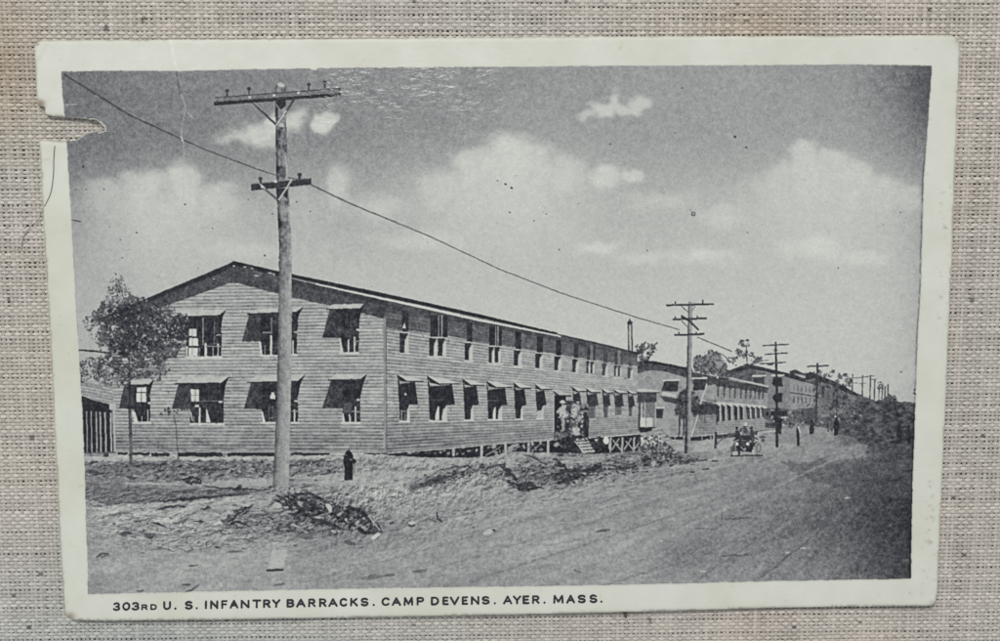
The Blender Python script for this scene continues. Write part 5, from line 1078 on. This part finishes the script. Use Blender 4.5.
# ------------------------------------------------------------------ a loose hair and two crumbs
def tube(name, pts, rad, material, ns=6):
    pts = np.array(pts, float); n_ = len(pts); vs, fs = [], []
    for i in range(n_):
        d = pts[min(i + 1, n_ - 1)] - pts[max(i - 1, 0)]; d /= np.linalg.norm(d)
        e1 = np.cross(d, [0, 0, 1]); e1 /= np.linalg.norm(e1); e2 = np.cross(e1, d)
        for k in range(ns): vs.append(pts[i] + rad[i]*(e1*math.cos(k/ns*2*math.pi) + e2*math.sin(k/ns*2*math.pi)))
    for i in range(n_ - 1):
        for k in range(ns): fs.append([i*ns + k, i*ns + (k + 1) % ns, (i + 1)*ns + (k + 1) % ns, (i + 1)*ns + k])
    return mesh_obj(name, vs, fs, material, smooth=True)
def spline(pts, n_=8):
    p = np.array(pts, float); o = []
    for i in range(len(p) - 1):
        p0, p1, p2, p3 = p[max(i - 1, 0)], p[i], p[i + 1], p[min(i + 2, len(p) - 1)]
        for k in range(n_):
            t = k/n_; o.append(.5*((2*p1) + (-p0 + p2)*t + (2*p0 - 5*p1 + 4*p2 - p3)*t*t + (-p0 + 3*p1 - 3*p2 + p3)*t**3))
    o.append(p[-1]); return np.array(o)
for fa, fb, fc in [((104, 124.5), (106.4, 127), (107.2, 131)), ((103.4, 132.4), (106, 131.6), (108.4, 132.6)), ((99, 132), (101, 133.6), (104, 133.2)), ((90, 119.6), (95, 119.4), (99, 121)), ((101, 122), (104.4, 124.6), (105.6, 127.4)), ((84, 135.6), (87, 133), (91, 132.4)), ((96, 132), (98.6, 130.6), (101, 131))]:
    q_ = spline([fa, fb, fc], 5); x_, y_ = plane_xy(q_[:, 0], q_[:, 1], 0.0)
    fo = tube('paper_fibre', np.stack([x_, y_, card_z(x_, y_) + .006 + .01*np.sin(np.linspace(0, 3, len(x_)))], -1), np.linspace(.009, .003, len(x_)), M_PULP); fo.parent = card
hp = spline([(55.6, 146), (54.6, 160), (54.4, 172), (53, 186), (50.5, 196), (46, 205), (42.6, 212), (37, 220), (28, 228), (21.5, 239), (19.6, 250)])
hz = np.interp(hp[:, 1], [140, 198, 206, 214, 222, 250], [.012, .012, .016, -.005, -.045, -.055])
hx, hy = plane_xy(hp[:, 0], hp[:, 1], 0.0)
hair = tube('hair', np.stack([hx, hy, hz + card_z(hx, hy)*(hp[:, 1] < 206)], -1), np.interp(np.arange(len(hp)), [0, len(hp) - 1], [.0042, .0034]), M_HAIR)
hair['label'] = 'fine dark hair curling over the left border below the tear'; hair['category'] = 'hair'
for lab, pts, r in [('brown crumb poking out under the bottom edge near the middle of the card', [(625.6, 608.6), (626, 611), (625.2, 614), (626.2, 617.4)], .022),
                    ('tiny dark crumb under the bottom edge below the word infantry', [(226.4, 617), (226.8, 619), (226, 621.6)], .014)]:
    q_ = spline(pts, 4); x_, y_ = plane_xy(q_[:, 0], q_[:, 1], -.04)
    o = tube('fibre_crumb', np.stack([x_, y_, np.full(len(x_), -.045)], -1), r*(.6 + .8*np.sin(np.linspace(.4, 2.9, len(x_)))), M_CRUMB)
    o['label'] = lab; o['category'] = 'crumb'; o['group'] = 'crumbs under the card edge'

# ------------------------------------------------------------------ light: one broad indoor lamp above and beyond the card, soft room fill
w = bpy.data.worlds.new('World'); scene.world = w; w.use_nodes = True
bgn = w.node_tree.nodes['Background']; bgn.inputs['Color'].default_value = (.93, .97, 1.0, 1); bgn.inputs['Strength'].default_value = .48
ld = bpy.data.lights.new('room_lamp', 'AREA'); ld.shape = 'DISK'; ld.size = 20; ld.energy = 74000; ld.color = (1.0, .975, .94)
lo = bpy.data.objects.new('room_lamp', ld); COL.objects.link(lo); lo.location = (-12, 60, 88)
lo.rotation_euler = (Vector((0, 0, 0)) - Vector(lo.location)).to_track_quat('-Z', 'Y').to_euler()

scene.view_settings.view_transform = 'Standard'; scene.view_settings.look = 'None'
scene.view_settings.exposure = 0; scene.view_settings.gamma = 1
